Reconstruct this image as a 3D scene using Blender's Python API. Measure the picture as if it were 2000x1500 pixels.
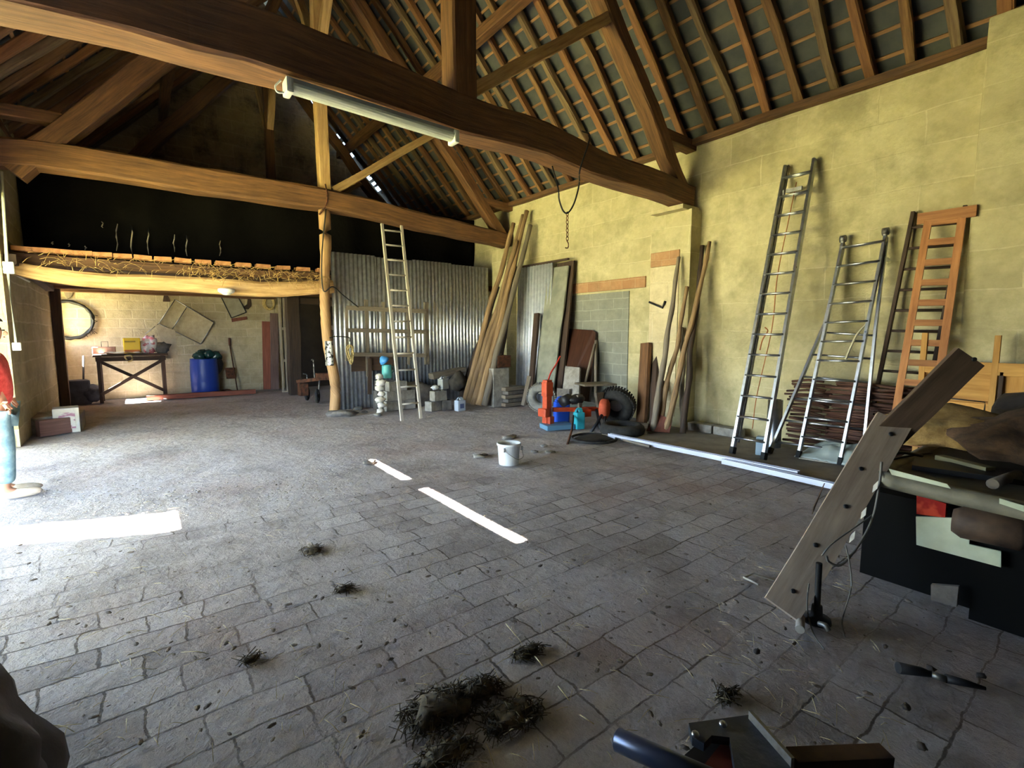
import bpy, bmesh, math, random
from mathutils import Vector, Matrix, noise
D=bpy.data; S=bpy.context.scene; COL=S.collection
for o in list(D.objects): D.objects.remove(o)
V=Vector
# ------------------------------------------------------------ camera, sky, sun, exposure
F_=960.0; YAW=math.atan(730/F_); PIT=math.atan(100/F_)
CAM=V((0,0,1.6))
FW=V((math.sin(YAW)*math.cos(PIT),math.cos(YAW)*math.cos(PIT),-math.sin(PIT)))
RT=V((math.cos(YAW),-math.sin(YAW),0)); UP=RT.cross(FW)
cd=D.cameras.new('camera'); cam=D.objects.new('camera',cd); COL.objects.link(cam)
cam.location=CAM; cam.rotation_euler=Matrix((RT,UP,-FW)).transposed().to_euler()
cd.sensor_width=36; cd.sensor_fit='HORIZONTAL'; cd.lens=36*F_/2000; cd.clip_start=0.05; cd.clip_end=300
S.camera=cam
S.view_settings.view_transform='Standard'; S.view_settings.look='None'; S.view_settings.gamma=1
S.view_settings.use_curve_mapping=False
S.view_settings.exposure=4.7
W=D.worlds.new('sky'); S.world=W; W.use_nodes=True
nt=W.node_tree; bg=nt.nodes['Background']
sk=nt.nodes.new('ShaderNodeTexSky'); sk.sky_type='HOSEK_WILKIE'; sk.turbidity=3.5; sk.ground_albedo=0.3
sk.sun_direction=V((-0.63,0.05,0.77)).normalized()
nt.links.new(sk.outputs[0],bg.inputs[0]); bg.inputs[1].default_value=4.0
SUNDIR=V((1,-0.06,-1.19)).normalized()
sl=D.lights.new('sun','SUN'); sl.energy=16; sl.angle=math.radians(0.6); sl.color=(1,0.93,0.82)
so=D.objects.new('sun',sl); COL.objects.link(so); so.location=(-8,5,14)
so.rotation_euler=SUNDIR.to_track_quat('-Z','Y').to_euler()
# portal in the open doorway: only guides the sampling of the sky, emits nothing of its own
pl=D.lights.new('door_portal','AREA'); pl.shape='RECTANGLE'; pl.size=3.4; pl.size_y=7.05; pl.cycles.is_portal=True
po=D.objects.new('door_portal',pl); COL.objects.link(po); po.location=(-1.85,6.1,1.7); po.rotation_euler=(0,-math.pi/2,0)
# ------------------------------------------------------------ picture point -> place in the barn
def ray(u,v): return RT*((u-1000)/F_)-UP*((v-750)/F_)+FW
def fl(u,v,z=0.0): d=ray(u,v); return CAM+d*((z-1.6)/d.z)
def px(u,v,x): d=ray(u,v); return CAM+d*(x/d.x)
def py(u,v,y): d=ray(u,v); return CAM+d*(y/d.y)
# ------------------------------------------------------------ materials
def hx(s):
    s=s.lstrip('#'); r=[]
    for i in (0,2,4):
        c=int(s[i:i+2],16)/255; r.append(c/12.92 if c<=0.04045 else ((c+0.055)/1.055)**2.4)
    return (*r,1)
class NT:
    def __init__(s,m): s.t=m.node_tree; s.n=s.t.nodes; s.l=s.t.links
    def new(s,k,**kw):
        n=s.n.new(k)
        for a,b in kw.items(): setattr(n,a,b)
        return n
    def link(s,a,b): s.l.new(a,b)
MC={}
def base(name,rough=0.8,metal=0.0):
    m=D.materials.new(name); m.use_nodes=True; g=NT(m); b=g.n['Principled BSDF']
    b.inputs['Roughness'].default_value=rough; b.inputs['Metallic'].default_value=metal
    return m,g,b
def mixc(g,fac,a,b,mode='MIX'):
    n=g.new('ShaderNodeMix',data_type='RGBA',blend_type=mode)
    for i,x in ((0,fac),(6,a),(7,b)):
        if hasattr(x,'links'): g.link(x,n.inputs[i])
        else: n.inputs[i].default_value=x
    return n.outputs[2]
def ramp(g,src,p0,p1,c0=(0,0,0,1),c1=(1,1,1,1)):
    r=g.new('ShaderNodeValToRGB'); r.color_ramp.elements[0].position=p0; r.color_ramp.elements[1].position=p1
    r.color_ramp.elements[0].color=c0; r.color_ramp.elements[1].color=c1; g.link(src,r.inputs[0]); return r.outputs[0]
def noisen(g,vec,scale,detail=4,rough=0.6):
    n=g.new('ShaderNodeTexNoise'); n.inputs['Scale'].default_value=scale; n.inputs['Detail'].default_value=detail
    n.inputs['Roughness'].default_value=rough
    if vec is not None: g.link(vec,n.inputs['Vector'])
    return n.outputs[0]
def mapv(g,src,scale=(1,1,1),loc=(0,0,0),rot=(0,0,0)):
    m=g.new('ShaderNodeMapping'); m.inputs['Scale'].default_value=scale; m.inputs['Location'].default_value=loc
    m.inputs['Rotation'].default_value=rot; g.link(src,m.inputs[0]); return m.outputs[0]
def bump(g,b,h,strength=0.4,dist=0.02,prev=None):
    n=g.new('ShaderNodeBump'); n.inputs['Strength'].default_value=strength; n.inputs['Distance'].default_value=dist
    g.link(h,n.inputs['Height'])
    if prev is not None: g.link(prev,n.inputs['Normal'])
    g.link(n.outputs[0],b.inputs['Normal']); return n.outputs[0]
def wood(name,c0,c1,c2=None,rough=0.75,fine=26,bs=0.5,patch=0.5):
    """grain runs along V of the UV map (metres)"""
    if name in MC: return MC[name]
    m,g,b=base(name,rough); tc=g.new('ShaderNodeTexCoord'); oi=g.new('ShaderNodeObjectInfo')
    off=g.new('ShaderNodeVectorMath',operation='SCALE'); off.inputs[0].default_value=(7,13,0); g.link(oi.outputs['Random'],off.inputs['Scale'])
    ad=g.new('ShaderNodeVectorMath',operation='ADD'); g.link(tc.outputs['UV'],ad.inputs[0]); g.link(off.outputs[0],ad.inputs[1])
    n1=noisen(g,mapv(g,ad.outputs[0],(fine,1.6,1)),1.0,6,0.65)
    n2=noisen(g,mapv(g,ad.outputs[0],(2.5,1.2,1)),1.0,4,0.6)
    c=mixc(g,ramp(g,n1,0.32,0.68),hx(c0),hx(c1))
    c=mixc(g,ramp(g,n2,0.45,0.75,(0,0,0,1),(patch,patch,patch,1)),c,hx(c2 or c0))
    hs=g.new('ShaderNodeHueSaturation'); 
    mp=g.new('ShaderNodeMapRange'); mp.inputs[3].default_value=0.75; mp.inputs[4].default_value=1.2
    g.link(oi.outputs['Random'],mp.inputs[0]); g.link(mp.outputs[0],hs.inputs['Value']); g.link(c,hs.inputs['Color'])
    g.link(hs.outputs[0],b.inputs['Base Color']); bump(g,b,n1,bs,0.012); MC[name]=m; return m
def rough_mat(name,c0,c1,scale=6,rough=0.85,metal=0,bs=0.3,bd=0.01,spread=(0.35,0.65)):
    if name in MC: return MC[name]
    m,g,b=base(name,rough,metal); tc=g.new('ShaderNodeTexCoord')
    n=noisen(g,tc.outputs['Object'],scale,6,0.6)
    g.link(mixc(g,ramp(g,n,*spread),hx(c0),hx(c1)),b.inputs['Base Color'])
    if bs: bump(g,b,noisen(g,tc.outputs['Object'],scale*5,4),bs,bd)
    MC[name]=m; return m
def axes(g,order):
    ge=g.new('ShaderNodeNewGeometry'); sp=g.new('ShaderNodeSeparateXYZ'); g.link(ge.outputs['Position'],sp.inputs[0])
    cb=g.new('ShaderNodeCombineXYZ')
    for i,a in enumerate(order): g.link(sp.outputs['XYZ'.index(a)],cb.inputs[i])
    return cb.outputs[0]
def blockwall(name,order,c0,c1,cm,bw=0.95,bh=0.42,mortar=0.02,off=0.5,stain='#6e6a4c',stainf=0.45,bs=0.5,loc=(0,0,0),mf=1.0):
    m,g,b=base(name,0.92); v=mapv(g,axes(g,order),loc=loc)
    wn=g.new('ShaderNodeTexNoise'); wn.inputs['Scale'].default_value=1.3; wn.inputs['Detail'].default_value=3; g.link(v,wn.inputs['Vector'])
    sc=g.new('ShaderNodeVectorMath',operation='MULTIPLY_ADD'); g.link(wn.outputs['Color'],sc.inputs[0]); sc.inputs[1].default_value=(0.12,0.10,0); g.link(v,sc.inputs[2])
    br=g.new('ShaderNodeTexBrick'); g.link(sc.outputs[0],br.inputs['Vector']); br.offset=off
    br.inputs['Scale'].default_value=1; br.inputs['Brick Width'].default_value=bw; br.inputs['Row Height'].default_value=bh
    br.inputs['Mortar Size'].default_value=mortar; br.inputs['Mortar Smooth'].default_value=0.6; br.inputs['Bias'].default_value=0
    br.inputs['Color1'].default_value=hx(c0); br.inputs['Color2'].default_value=hx(c1); br.inputs['Mortar'].default_value=hx(cm)
    n1=noisen(g,v,1.1,5,0.65); n2=noisen(g,v,9,6,0.7); n3=noisen(g,v,0.45,3,0.5)
    plain=mixc(g,ramp(g,n2,0.3,0.7),hx(c0),hx(cm))
    c=mixc(g,ramp(g,n1,0.40,0.62,(0,0,0,1),(mf,mf,mf,1)),br.outputs['Color'],plain)
    c=mixc(g,ramp(g,noisen(g,mapv(g,v,loc=(5,3,0)),1.7,7,0.7),0.48,0.66,(0,0,0,1),(stainf,)*3+(1,)),c,hx(stain))
    c=mixc(g,0.35,c,ramp(g,n2,0.25,0.75,(0.5,0.5,0.5,1),(1,1,1,1)),'MULTIPLY')
    g.link(c,b.inputs['Base Color'])
    p=bump(g,b,br.outputs['Fac'],bs*0.5,-0.02); bump(g,b,n2,bs,0.03,p)
    return m
def metal(name,c,rough=0.35,metal_=1.0,c2=None):
    if name in MC: return MC[name]
    m,g,b=base(name,rough,metal_); tc=g.new('ShaderNodeTexCoord')
    n=noisen(g,tc.outputs['Object'],9,6,0.65)
    g.link(mixc(g,ramp(g,n,0.4,0.7),hx(c),hx(c2 or c)),b.inputs['Base Color'])
    g.link(ramp(g,n,0.2,0.9,(rough*0.7,)*3+(1,),(min(1,rough*1.5),)*3+(1,)),b.inputs['Roughness']); MC[name]=m; return m
def plain(name,c,rough=0.5,metal_=0,**kw):
    if name in MC: return MC[name]
    m,g,b=base(name,rough,metal_); b.inputs['Base Color'].default_value=hx(c)
    tc=g.new('ShaderNodeTexCoord'); bump(g,b,noisen(g,tc.outputs['Object'],40,3),0.08,0.003)
    for k,x in kw.items(): b.inputs[k].default_value=x
    MC[name]=m; return m
# ------------------------------------------------------------ mesh helpers
def UVL(bm): return bm.loops.layers.uv.verify()
def frame(t,up):
    t=t.normalized(); s=t.cross(up)
    if s.length<1e-4: s=t.cross(V((0,1,0)))
    s.normalize(); return s, s.cross(t).normalized()
def sweep(bm,pts,sect,up=V((0,0,1)),close=True,smooth=False):
    """sect(i,t)->list of (a,b) offsets in side/up; sweeps a closed section along pts, UV in metres"""
    uv=UVL(bm); rings=[]; L=[0.0]; n=len(pts); perp=None
    for i in range(1,n): L.append(L[-1]+(pts[i]-pts[i-1]).length)
    for i in range(n):
        t=(pts[min(i+1,n-1)]-pts[max(i-1,0)])
        s,u=frame(t,up); sec=sect(i,i/(n-1)); rings.append([bm.verts.new(pts[i]+s*a+u*b) for a,b in sec])
        if perp is None:
            perp=[0.0]
            for k in range(len(sec)):
                a=sec[k]; b=sec[(k+1)%len(sec)]; perp.append(perp[-1]+math.hypot(a[0]-b[0],a[1]-b[1]))
    m=len(rings[0])
    for i in range(n-1):
        for k in range(m):
            k2=(k+1)%m
            f=bm.faces.new((rings[i][k],rings[i][k2],rings[i+1][k2],rings[i+1][k])); f.smooth=smooth
            for lp,(a,b) in zip(f.loops,((perp[k],L[i]),(perp[k+1],L[i]),(perp[k+1],L[i+1]),(perp[k],L[i+1]))): lp[uv].uv=(a,b)
    if close:
        for r in (rings[0],list(reversed(rings[-1]))):
            try:
                f=bm.faces.new(list(reversed(r)))
                for lp in f.loops: lp[uv].uv=(lp.vert.co.x*0.3+lp.vert.co.y*0.3,lp.vert.co.z*0.3)
            except ValueError: pass
    return bm
def hewn(bm,path,w,h,seed=0,jit=0.02,cham=0.18,step=0.35,up=V((0,0,1)),ends=None):
    """rough squared timber: path list of Vectors; w,h scalars or lists along the path"""
    rnd=random.Random(seed); pts=[]; ws=[]; hs=[]
    W_=w if isinstance(w,(list,tuple)) else [w]*len(path); H_=h if isinstance(h,(list,tuple)) else [h]*len(path)
    for i in range(len(path)-1):
        L=(path[i+1]-path[i]).length; k=max(1,int(L/step))
        for j in range(k):
            t=j/k; pts.append(path[i].lerp(path[i+1],t)); ws.append(W_[i]+(W_[i+1]-W_[i])*t); hs.append(H_[i]+(H_[i+1]-H_[i])*t)
    pts.append(path[-1].copy()); ws.append(W_[-1]); hs.append(H_[-1])
    if len(path)>2 :
        q=[p.copy() for p in pts]
        for i in range(1,len(pts)-1): q[i]=(pts[i-1]+pts[i]*2+pts[i+1])/4
        pts=q
    if jit:
        o=rnd.random()*100
        for i in range(1,len(pts)-1):
            pts[i]=pts[i]+V((noise.noise((o,i*0.35,0)),noise.noise((o,i*0.35,9)),noise.noise((o,i*0.35,19))))*jit*1.4
    js=[[(rnd.uniform(-1,1)*jit*0.35,rnd.uniform(-1,1)*jit*0.35) for _ in range(8)] for _ in pts]
    def sect(i,t):
        a=ws[i]/2; b=hs[i]/2; c=min(a,b)*cham
        s=[(-a+c,-b),(a-c,-b),(a,-b+c),(a,b-c),(a-c,b),(-a+c,b),(-a,b-c),(-a,-b+c)]
        return [(x+dx,y+dy) for (x,y),(dx,dy) in zip(s,js[i])]
    return sweep(bm,pts,sect,up)
def tube(bm,pts,r,n=10,smooth=True,up=V((0,0,1))):
    pts=[V(p) for p in pts]; R=r if isinstance(r,(list,tuple)) else [r]*len(pts)
    return sweep(bm,pts,lambda i,t:[(R[i]*math.cos(2*math.pi*k/n),R[i]*math.sin(2*math.pi*k/n)) for k in range(n)],up,True,smooth)
def bez(p,k=8):
    """smooth curve through points (Catmull-Rom)"""
    p=[V(a) for a in p]; q=[p[0]*2-p[1]]+p+[p[-1]*2-p[-2]]; out=[]
    for i in range(1,len(q)-2):
        for j in range(k):
            t=j/k; a,b,c,d=q[i-1],q[i],q[i+1],q[i+2]
            out.append(0.5*((2*b)+(c-a)*t+(2*a-5*b+4*c-d)*t*t+(-a+3*b-3*c+d)*t**3))
    out.append(p[-1]); return out
def box(bm,c,s,rot=None,bev=0.0):
    c=V(c); uv=UVL(bm); r=bmesh.ops.create_cube(bm,size=1); vs=r['verts']
    fs=set(f for v in vs for f in v.link_faces)
    for v in vs: v.co=V((v.co.x*s[0],v.co.y*s[1],v.co.z*s[2]))
    ax=max(range(3),key=lambda i:s[i])
    for f in fs:
        f.normal_update(); nn=f.normal; ia=max(range(3),key=lambda i:abs(nn[i]))
        o=[i for i in range(3) if i!=ia]
        if ax in o: o.remove(ax); iu,iv=o[0],ax
        else: iu,iv=o
        for lp in f.loops: lp[uv].uv=(lp.vert.co[iu],lp.vert.co[iv])
    if bev>0:
        es=list(set(e for f in fs for e in f.edges)); rr=bmesh.ops.bevel(bm,geom=es,offset=bev,segments=2,profile=0.6,affect='EDGES')
        vs=list(set(v for v in rr['verts'])|set(v for v in vs if v.is_valid))
    for v in vs:
        p=v.co
        if rot is not None: p=rot@p
        v.co=p+c
    return bm
def lathe(bm,prof,c=(0,0,0),n=24,rot=None,smooth=True,a0=0,a1=2*math.pi):
    c=V(c); full=abs(a1-a0-2*math.pi)<1e-6; m=n if full else n+1; rings=[]; uv=UVL(bm)
    for r,z in prof:
        ring=[]
        for k in range(m):
            a=a0+(a1-a0)*k/n; p=V((r*math.cos(a),r*math.sin(a),z))
            if rot is not None: p=rot@p
            ring.append(bm.verts.new(p+c))
        rings.append(ring)
    for i in range(len(rings)-1):
        for k in range(n):
            k2=(k+1)%m
            f=bm.faces.new((rings[i][k],rings[i][k2],rings[i+1][k2],rings[i+1][k])); f.smooth=smooth
    return bm
def prism(bm,poly,p0,ex,ey,th):
    """poly 2-D points laid on plane p0+ex*a+ey*b, thickness th along -(ex x ey)"""
    ex=V(ex);ey=V(ey);n=ex.cross(ey).normalized(); uv=UVL(bm)
    A=[bm.verts.new(V(p0)+ex*a+ey*b) for a,b in poly]; B=[bm.verts.new(v.co-n*th) for v in A]
    fs=[bm.faces.new(A),bm.faces.new(list(reversed(B)))]
    for k in range(len(A)): k2=(k+1)%len(A); fs.append(bm.faces.new((A[k2],A[k],B[k],B[k2])))
    for f in fs:
        for lp in f.loops:
            d=lp.vert.co-V(p0); lp[uv].uv=(d.dot(ex),d.dot(ey))
    return bm
def blob(bm,c,s,seed=0,amp=0.2,fr=2.0,sub=3,rot=None,flat=None):
    r=bmesh.ops.create_icosphere(bm,subdivisions=sub,radius=1); o=V((seed*3.1,seed*1.7,seed*0.9))
    for v in r['verts']:
        d=1+amp*noise.noise(v.co*fr+o)+amp*0.4*noise.noise(v.co*fr*2.7+o)
        p=v.co*d
        if flat is not None and p.z<flat: p.z=flat+(p.z-flat)*0.1
        p=V((p.x*s[0],p.y*s[1],p.z*s[2]))
        if rot is not None: p=rot@p
        v.co=p+V(c)
        for f in v.link_faces: f.smooth=True
    return bm
def torus(bm,c,R,r,axis=V((0,0,1)),n=28,m=10,sq=1.0):
    q=V((0,0,1)).rotation_difference(axis.normalized()).to_matrix(); g=[]
    for i in range(n):
        a=2*math.pi*i/n; g.append([])
        for k in range(m):
            b=2*math.pi*k/m; rr=R+r*math.cos(b)
            g[-1].append(bm.verts.new(q@V((rr*math.cos(a),rr*math.sin(a),r*sq*math.sin(b)))+V(c)))
    for i in range(n):
        for k in range(m):
            f=bm.faces.new((g[i][k],g[(i+1)%n][k],g[(i+1)%n][(k+1)%m],g[i][(k+1)%m])); f.smooth=True
    return bm
def grid(bm,nx,ny,fn,smooth=True,th=0.0):
    """surface fn(s,t)->Vector, optional thickness"""
    uv=UVL(bm); g=[[bm.verts.new(fn(i/nx,j/ny)) for j in range(ny+1)] for i in range(nx+1)]; fs=[]
    for i in range(nx):
        for j in range(ny):
            f=bm.faces.new((g[i][j],g[i+1][j],g[i+1][j+1],g[i][j+1])); f.smooth=smooth; fs.append(f)
            for lp,(a,b) in zip(f.loops,((i,j),(i+1,j),(i+1,j+1),(i,j+1))): lp[uv].uv=(a/nx,b/ny)
    if th:
        bmesh.ops.recalc_face_normals(bm,faces=fs); bmesh.ops.solidify(bm,geom=fs,thickness=th)
    return bm
def NB(): return bmesh.new()
def _mk(name,bm,mat,loc):
    bmesh.ops.recalc_face_normals(bm,faces=bm.faces); 
    for v in bm.verts: v.co-=loc
    me=D.meshes.new(name); bm.to_mesh(me); bm.free(); me.materials.append(mat)
    o=D.objects.new(name,me); COL.objects.link(o); return o
def props(o,label=None,cat=None,group=None,kind=None):
    for k,x in (('label',label),('category',cat),('group',group),('kind',kind)):
        if x: o[k]=x
    return o
def struct(name,bm,mat,parent=None):
    o=_mk(name,bm,mat,V((0,0,0)))
    if parent is None: o['kind']='structure'
    else: o.parent=parent
    return o
def single(name,bm,mat,label,cat,group=None,kind=None):
    xs=[v.co for v in bm.verts]; mn=[min(p[i] for p in xs) for i in range(3)]; mx=[max(p[i] for p in xs) for i in range(3)]
    loc=V(((mn[0]+mx[0])/2,(mn[1]+mx[1])/2,mn[2])); o=_mk(name,bm,mat,loc); o.location=loc
    return props(o,label,cat,group,kind)
def thing(name,loc,label,cat,group=None):
    o=D.objects.new(name,None); COL.objects.link(o); o.location=V(loc); o.empty_display_size=0.1
    o['_w']=[float(a) for a in loc]
    return props(o,label,cat,group)
def part(root,name,bm,mat,label=None,kind=None):
    L=V(root['_w']); o=_mk(name,bm,mat,L if root.type=='EMPTY' else L); o.parent=root; o['_w']=list(L)
    if label: o['label']=label
    if kind: o['kind']=kind
    return o
def cleanup():
    for o in D.objects:
        if '_w' in o: del o['_w']
def ordn(n): return ['first','second','third','fourth','fifth','sixth','seventh','eighth','ninth','tenth','eleventh','twelfth','thirteenth','fourteenth','fifteenth','sixteenth','seventeenth','eighteenth','nineteenth','twentieth','twenty-first','twenty-second','twenty-third','twenty-fourth','twenty-fifth','twenty-sixth','twenty-seventh','twenty-eighth','twenty-ninth','thirtieth'][n]
# palette
OAK=wood('old_oak','#4e3320','#835b36','#372315',bs=0.7)
OAKL=wood('pale_oak','#a07a4c','#d9b47e','#7d5b38',bs=0.6,patch=0.4)
POLE=wood('pole_wood','#6b5138','#a98a63','#4a3828')
GREYW=wood('grey_wood','#5c5248','#8f8270','#453c34')
DARKW=wood('dark_wood','#2e2119','#4d382a','#1f1611')
REDW=wood('red_wood','#6d3a2c','#955744','#54291f')
PINE=wood('pine_wood','#b8823c','#dfa95a','#9c6a2c',fine=18,bs=0.2,patch=0.3)
ORW=wood('ladder_wood','#8d5833','#bd8350','#6e4226',fine=20,bs=0.3,patch=0.3)
ALU=metal('aluminium','#c9ccd2',0.34,1.0,'#a9abb0')
STEEL=metal('dull_steel','#8d8d8c',0.5,0.9,'#6c665e')
GALV=metal('galvanised','#b8bcc4',0.3,1.0,'#9aa0a8')
RUST=rough_mat('rusty_iron','#3a261c','#6b3f28',14,0.8,0.3)
BLACK=plain('black_iron','#17171a',0.55)
RUBBER=rough_mat('tyre_rubber','#1d1c1b','#35322f',12,0.85)
CONC=rough_mat('concrete','#7d7870','#a29c92',8,0.95,bs=0.6)
CONCD=rough_mat('dark_concrete','#56514b','#77706a',8,0.95,bs=0.6)
# ============================================================ THE SHELL
XL,XR,XC=-1.4,7.4,3.0; Y0,Y1,Y2,YB=-2.0,4.9,9.8,15.3; SL=1.05; EZ=4.63; YF=-2.0
RZ=EZ+(XR-XC)*SL
def sunshade_mat():  # for the added canopies: lets soft sunlight through to the floor
    m,g,b=base('sunshade_translucent',0.6); b.inputs['Base Color'].default_value=hx('#cfd6dc')
    t=g.new('ShaderNodeBsdfTranslucent'); t.inputs[0].default_value=hx('#565d6a'); mx=g.new('ShaderNodeMixShader'); mx.inputs[0].default_value=0.55
    g.link(b.outputs[0],mx.inputs[1]); g.link(t.outputs[0],mx.inputs[2]); g.link(mx.outputs[0],g.n['Material Output'].inputs[0]); return m
# floor paving material ---------------------------------------------------
def floor_mat():
    m,g,b=base('floor_paving',0.85); v=axes(g,'XYZ')
    sp=g.new('ShaderNodeSeparateXYZ'); g.link(v,sp.inputs[0])
    wn=g.new('ShaderNodeTexNoise'); wn.inputs['Scale'].default_value=2.6; wn.inputs['Detail'].default_value=7; wn.inputs['Roughness'].default_value=0.62; g.link(v,wn.inputs['Vector'])
    wv=g.new('ShaderNodeVectorMath',operation='MULTIPLY_ADD'); g.link(wn.outputs['Color'],wv.inputs[0]); wv.inputs[1].default_value=(0.13,0.09,0); g.link(v,wv.inputs[2])
    br=g.new('ShaderNodeTexBrick'); g.link(wv.outputs[0],br.inputs['Vector']); br.offset=0.5; br.offset_frequency=2; br.squash=0.72; br.squash_frequency=3
    for k,x in (('Scale',1),('Brick Width',0.39),('Row Height',0.215),('Mortar Size',0.008),('Mortar Smooth',0.6),('Bias',-0.1)): br.inputs[k].default_value=x
    br.inputs['Color1'].default_value=hx('#cbc3c2'); br.inputs['Color2'].default_value=hx('#9f9593'); br.inputs['Mortar'].default_value=hx('#62574f')
    n1=noisen(g,v,1.2,5,0.65); n2=noisen(g,v,14,7,0.7); n3=noisen(g,v,0.5,4,0.6); n4=noisen(g,v,45,4,0.7)
    dirt=mixc(g,ramp(g,n2,0.3,0.7),hx('#b5acaa'),hx('#d2caca'))
    # dust fills the joints in patches
    fill=ramp(g,noisen(g,mapv(g,v,loc=(3,1,0)),0.9,5,0.7),0.44,0.60,(0,0,0,1),(0.95,)*3+(1,))
    # beyond the edging line (Y>4.75) the floor is bare trodden earth
    ey=g.new('ShaderNodeMath',operation='MULTIPLY_ADD'); g.link(n1,ey.inputs[0]); ey.inputs[1].default_value=0.25; g.link(sp.outputs[1],ey.inputs[2])
    mr=g.new('ShaderNodeMapRange'); g.link(ey.outputs[0],mr.inputs[0]); mr.inputs[1].default_value=4.85; mr.inputs[2].default_value=4.97; 
    mx=g.new('ShaderNodeMath',operation='MAXIMUM'); g.link(fill,mx.inputs[0]); g.link(mr.outputs[0],mx.inputs[1])
    c=mixc(g,mx.outputs[0],br.outputs['Color'],dirt)
    red=ramp(g,n3,0.5,0.68,(0,0,0,1),(0.55,)*3+(1,))
    c=mixc(g,red,c,hx('#a88a7e'))
    dark=ramp(g,noisen(g,mapv(g,v,loc=(9,4,0)),0.8,6,0.72),0.5,0.70,(0,0,0,1),(0.6,)*3+(1,))
    c=mixc(g,dark,c,hx('#6a5f58'))
    c=mixc(g,0.5,c,ramp(g,n4,0.3,0.7,(0.7,0.7,0.7,1),(1,1,1,1)),'MULTIPLY')
    g.link(c,b.inputs['Base Color'])
    inv=g.new('ShaderNodeMath',operation='SUBTRACT'); inv.inputs[0].default_value=1; g.link(mx.outputs[0],inv.inputs[1])
    hm=g.new('ShaderNodeMath',operation='MULTIPLY'); g.link(br.outputs['Fac'],hm.inputs[0]); g.link(inv.outputs[0],hm.inputs[1])
    p=bump(g,b,hm.outputs[0],1.0,-0.06); p=bump(g,b,n2,1.0,0.045,p); p=bump(g,b,noisen(g,v,5,5,0.6),0.8,0.06,p); bump(g,b,n4,0.8,0.015,p)
    return m
FLOORM=floor_mat()
bm=NB()
NX,NY=90,170
def ff(s,t):
    x=XL-0.6+s*(XR-XL+1.2); y=YF+t*(YB+0.3-YF)
    z=0.012*noise.noise((x*1.3,y*1.3,0))+0.006*noise.noise((x*4,y*4,3))
    if y>4.8: z+=0.012*noise.noise((x*5,y*5,7))
    return V((x,y,z-0.012))
grid(bm,NX,NY,ff); struct('floor',bm,FLOORM)
# right-hand masonry
WR=blockwall('wall_right_blocks','YZX','#c6ba90','#b5a980','#d0c59c',stain='#8e8763',stainf=0.5,mortar=0.012)
WB=blockwall('wall_back_blocks','XZY','#c3b595','#b3a685','#cabfa2',bw=0.5,bh=0.22,stain='#8a7a62',mf=0.8)
WL=blockwall('wall_left_blocks','YZX','#b7ab88','#a99d7c','#c4b894',bw=0.5,bh=0.22,stain='#6f6a58')
WP=blockwall('pier_blocks','XZY','#b9a983','#a5976f','#c7b994',bw=0.55,bh=0.3,stain='#6f6a58')
bm=NB(); box(bm,(XR+0.2,(YF+YB)/2,EZ/2),(0.4,YB-YF,EZ)); wr=struct('wall_right',bm,WR)
# back wall with gable
def gable(y,mat,name):
    bm=NB(); poly=[(XL-0.4,-0.05),(XR+0.4,-0.05),(XR+0.4,EZ-0.2),(XC,RZ),(XL-0.4,EZ-0.2)]
    prism(bm,poly,(0,y,0),(1,0,0),(0,0,1),-0.35 if y>0 else 0.35); return struct(name,bm,mat)
WG=blockwall('wall_back_gable','XZY','#a08a68','#8f7a5a','#ad9877',bw=0.6,bh=0.3,stain='#4a3a2c',stainf=0.8,mf=0.9)
bm=NB(); box(bm,((XL-0.4+3.35)/2,YB+0.15,1.4),(3.35-XL+0.4,0.3,2.8)); struct('wall_back',bm,WB)
bm=NB(); box(bm,((3.35+XR+0.4)/2,YB+0.15,1.4),(XR+0.4-3.35,0.3,2.8)); struct('wall_back_right',bm,rough_mat('sooty_wall','#2a221c','#3a3028',3))  # right part coloured dark for the unlit passage
bm=NB(); prism(bm,[(XL-0.4,2.8),(XR+0.4,2.8),(XR+0.4,4.48),(XC,RZ+.27),(XL-0.4,4.48)],(0,YB,0),(1,0,0),(0,0,1),0.3); struct('wall_gable',bm,WG)
bm=NB(); prism(bm,[(XL-0.4,-0.05),(XR+0.4,-0.05),(XR+0.4,4.48),(XC,RZ+.27),(XL-0.4,4.48)],(0,YF,0),(1,0,0),(0,0,1),-0.3); struct('wall_front',bm,rough_mat('front_wall','#2c2721','#3b342b',2))
# left wall: wide doorway; its near leaf-width is only 2 m high, a slit is left under the eaves
DY0,DY1,DZ=4.96,9.62,3.4
def wbox(bm,y0,y1,z0,z1,th=0.4): box(bm,(XL-th/2,(y0+y1)/2,(z0+z1)/2),(th,y1-y0,z1-z0))
bm=NB(); wbox(bm,YF,2.98,0,4.84); wbox(bm,2.98,3.35,0,2.0); wbox(bm,2.98,4.85,2.0,3.8); wbox(bm,2.98,3.10,4.0,4.84,.06); wbox(bm,2.98,DY0,3.4,4.33,0.06)
wbox(bm,4.78,5.5,1.94,4.33,0.06); wbox(bm,5.5,6.2,DZ,4.33,0.06); wbox(bm,6.2,DY1,DZ,4.84); wbox(bm,2.98,6.2,4.47,4.84,0.06); struct('wall_left',bm,WL)
bm=NB(); wbox(bm,DY1,14.3,0,4.84)
wbox(bm,14.3,YB,0,1.3); wbox(bm,14.3,15.15,2.55,4.84); wbox(bm,15.15,YB,1.3,4.84); struct('wall_left_far',bm,WP)
bm=NB(); box(bm,((-3.2+XL-0.4)/2,YB+0.15,1.4),(1.4,0.3,2.8)); struct('wall_back_wing',bm,WB)
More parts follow.
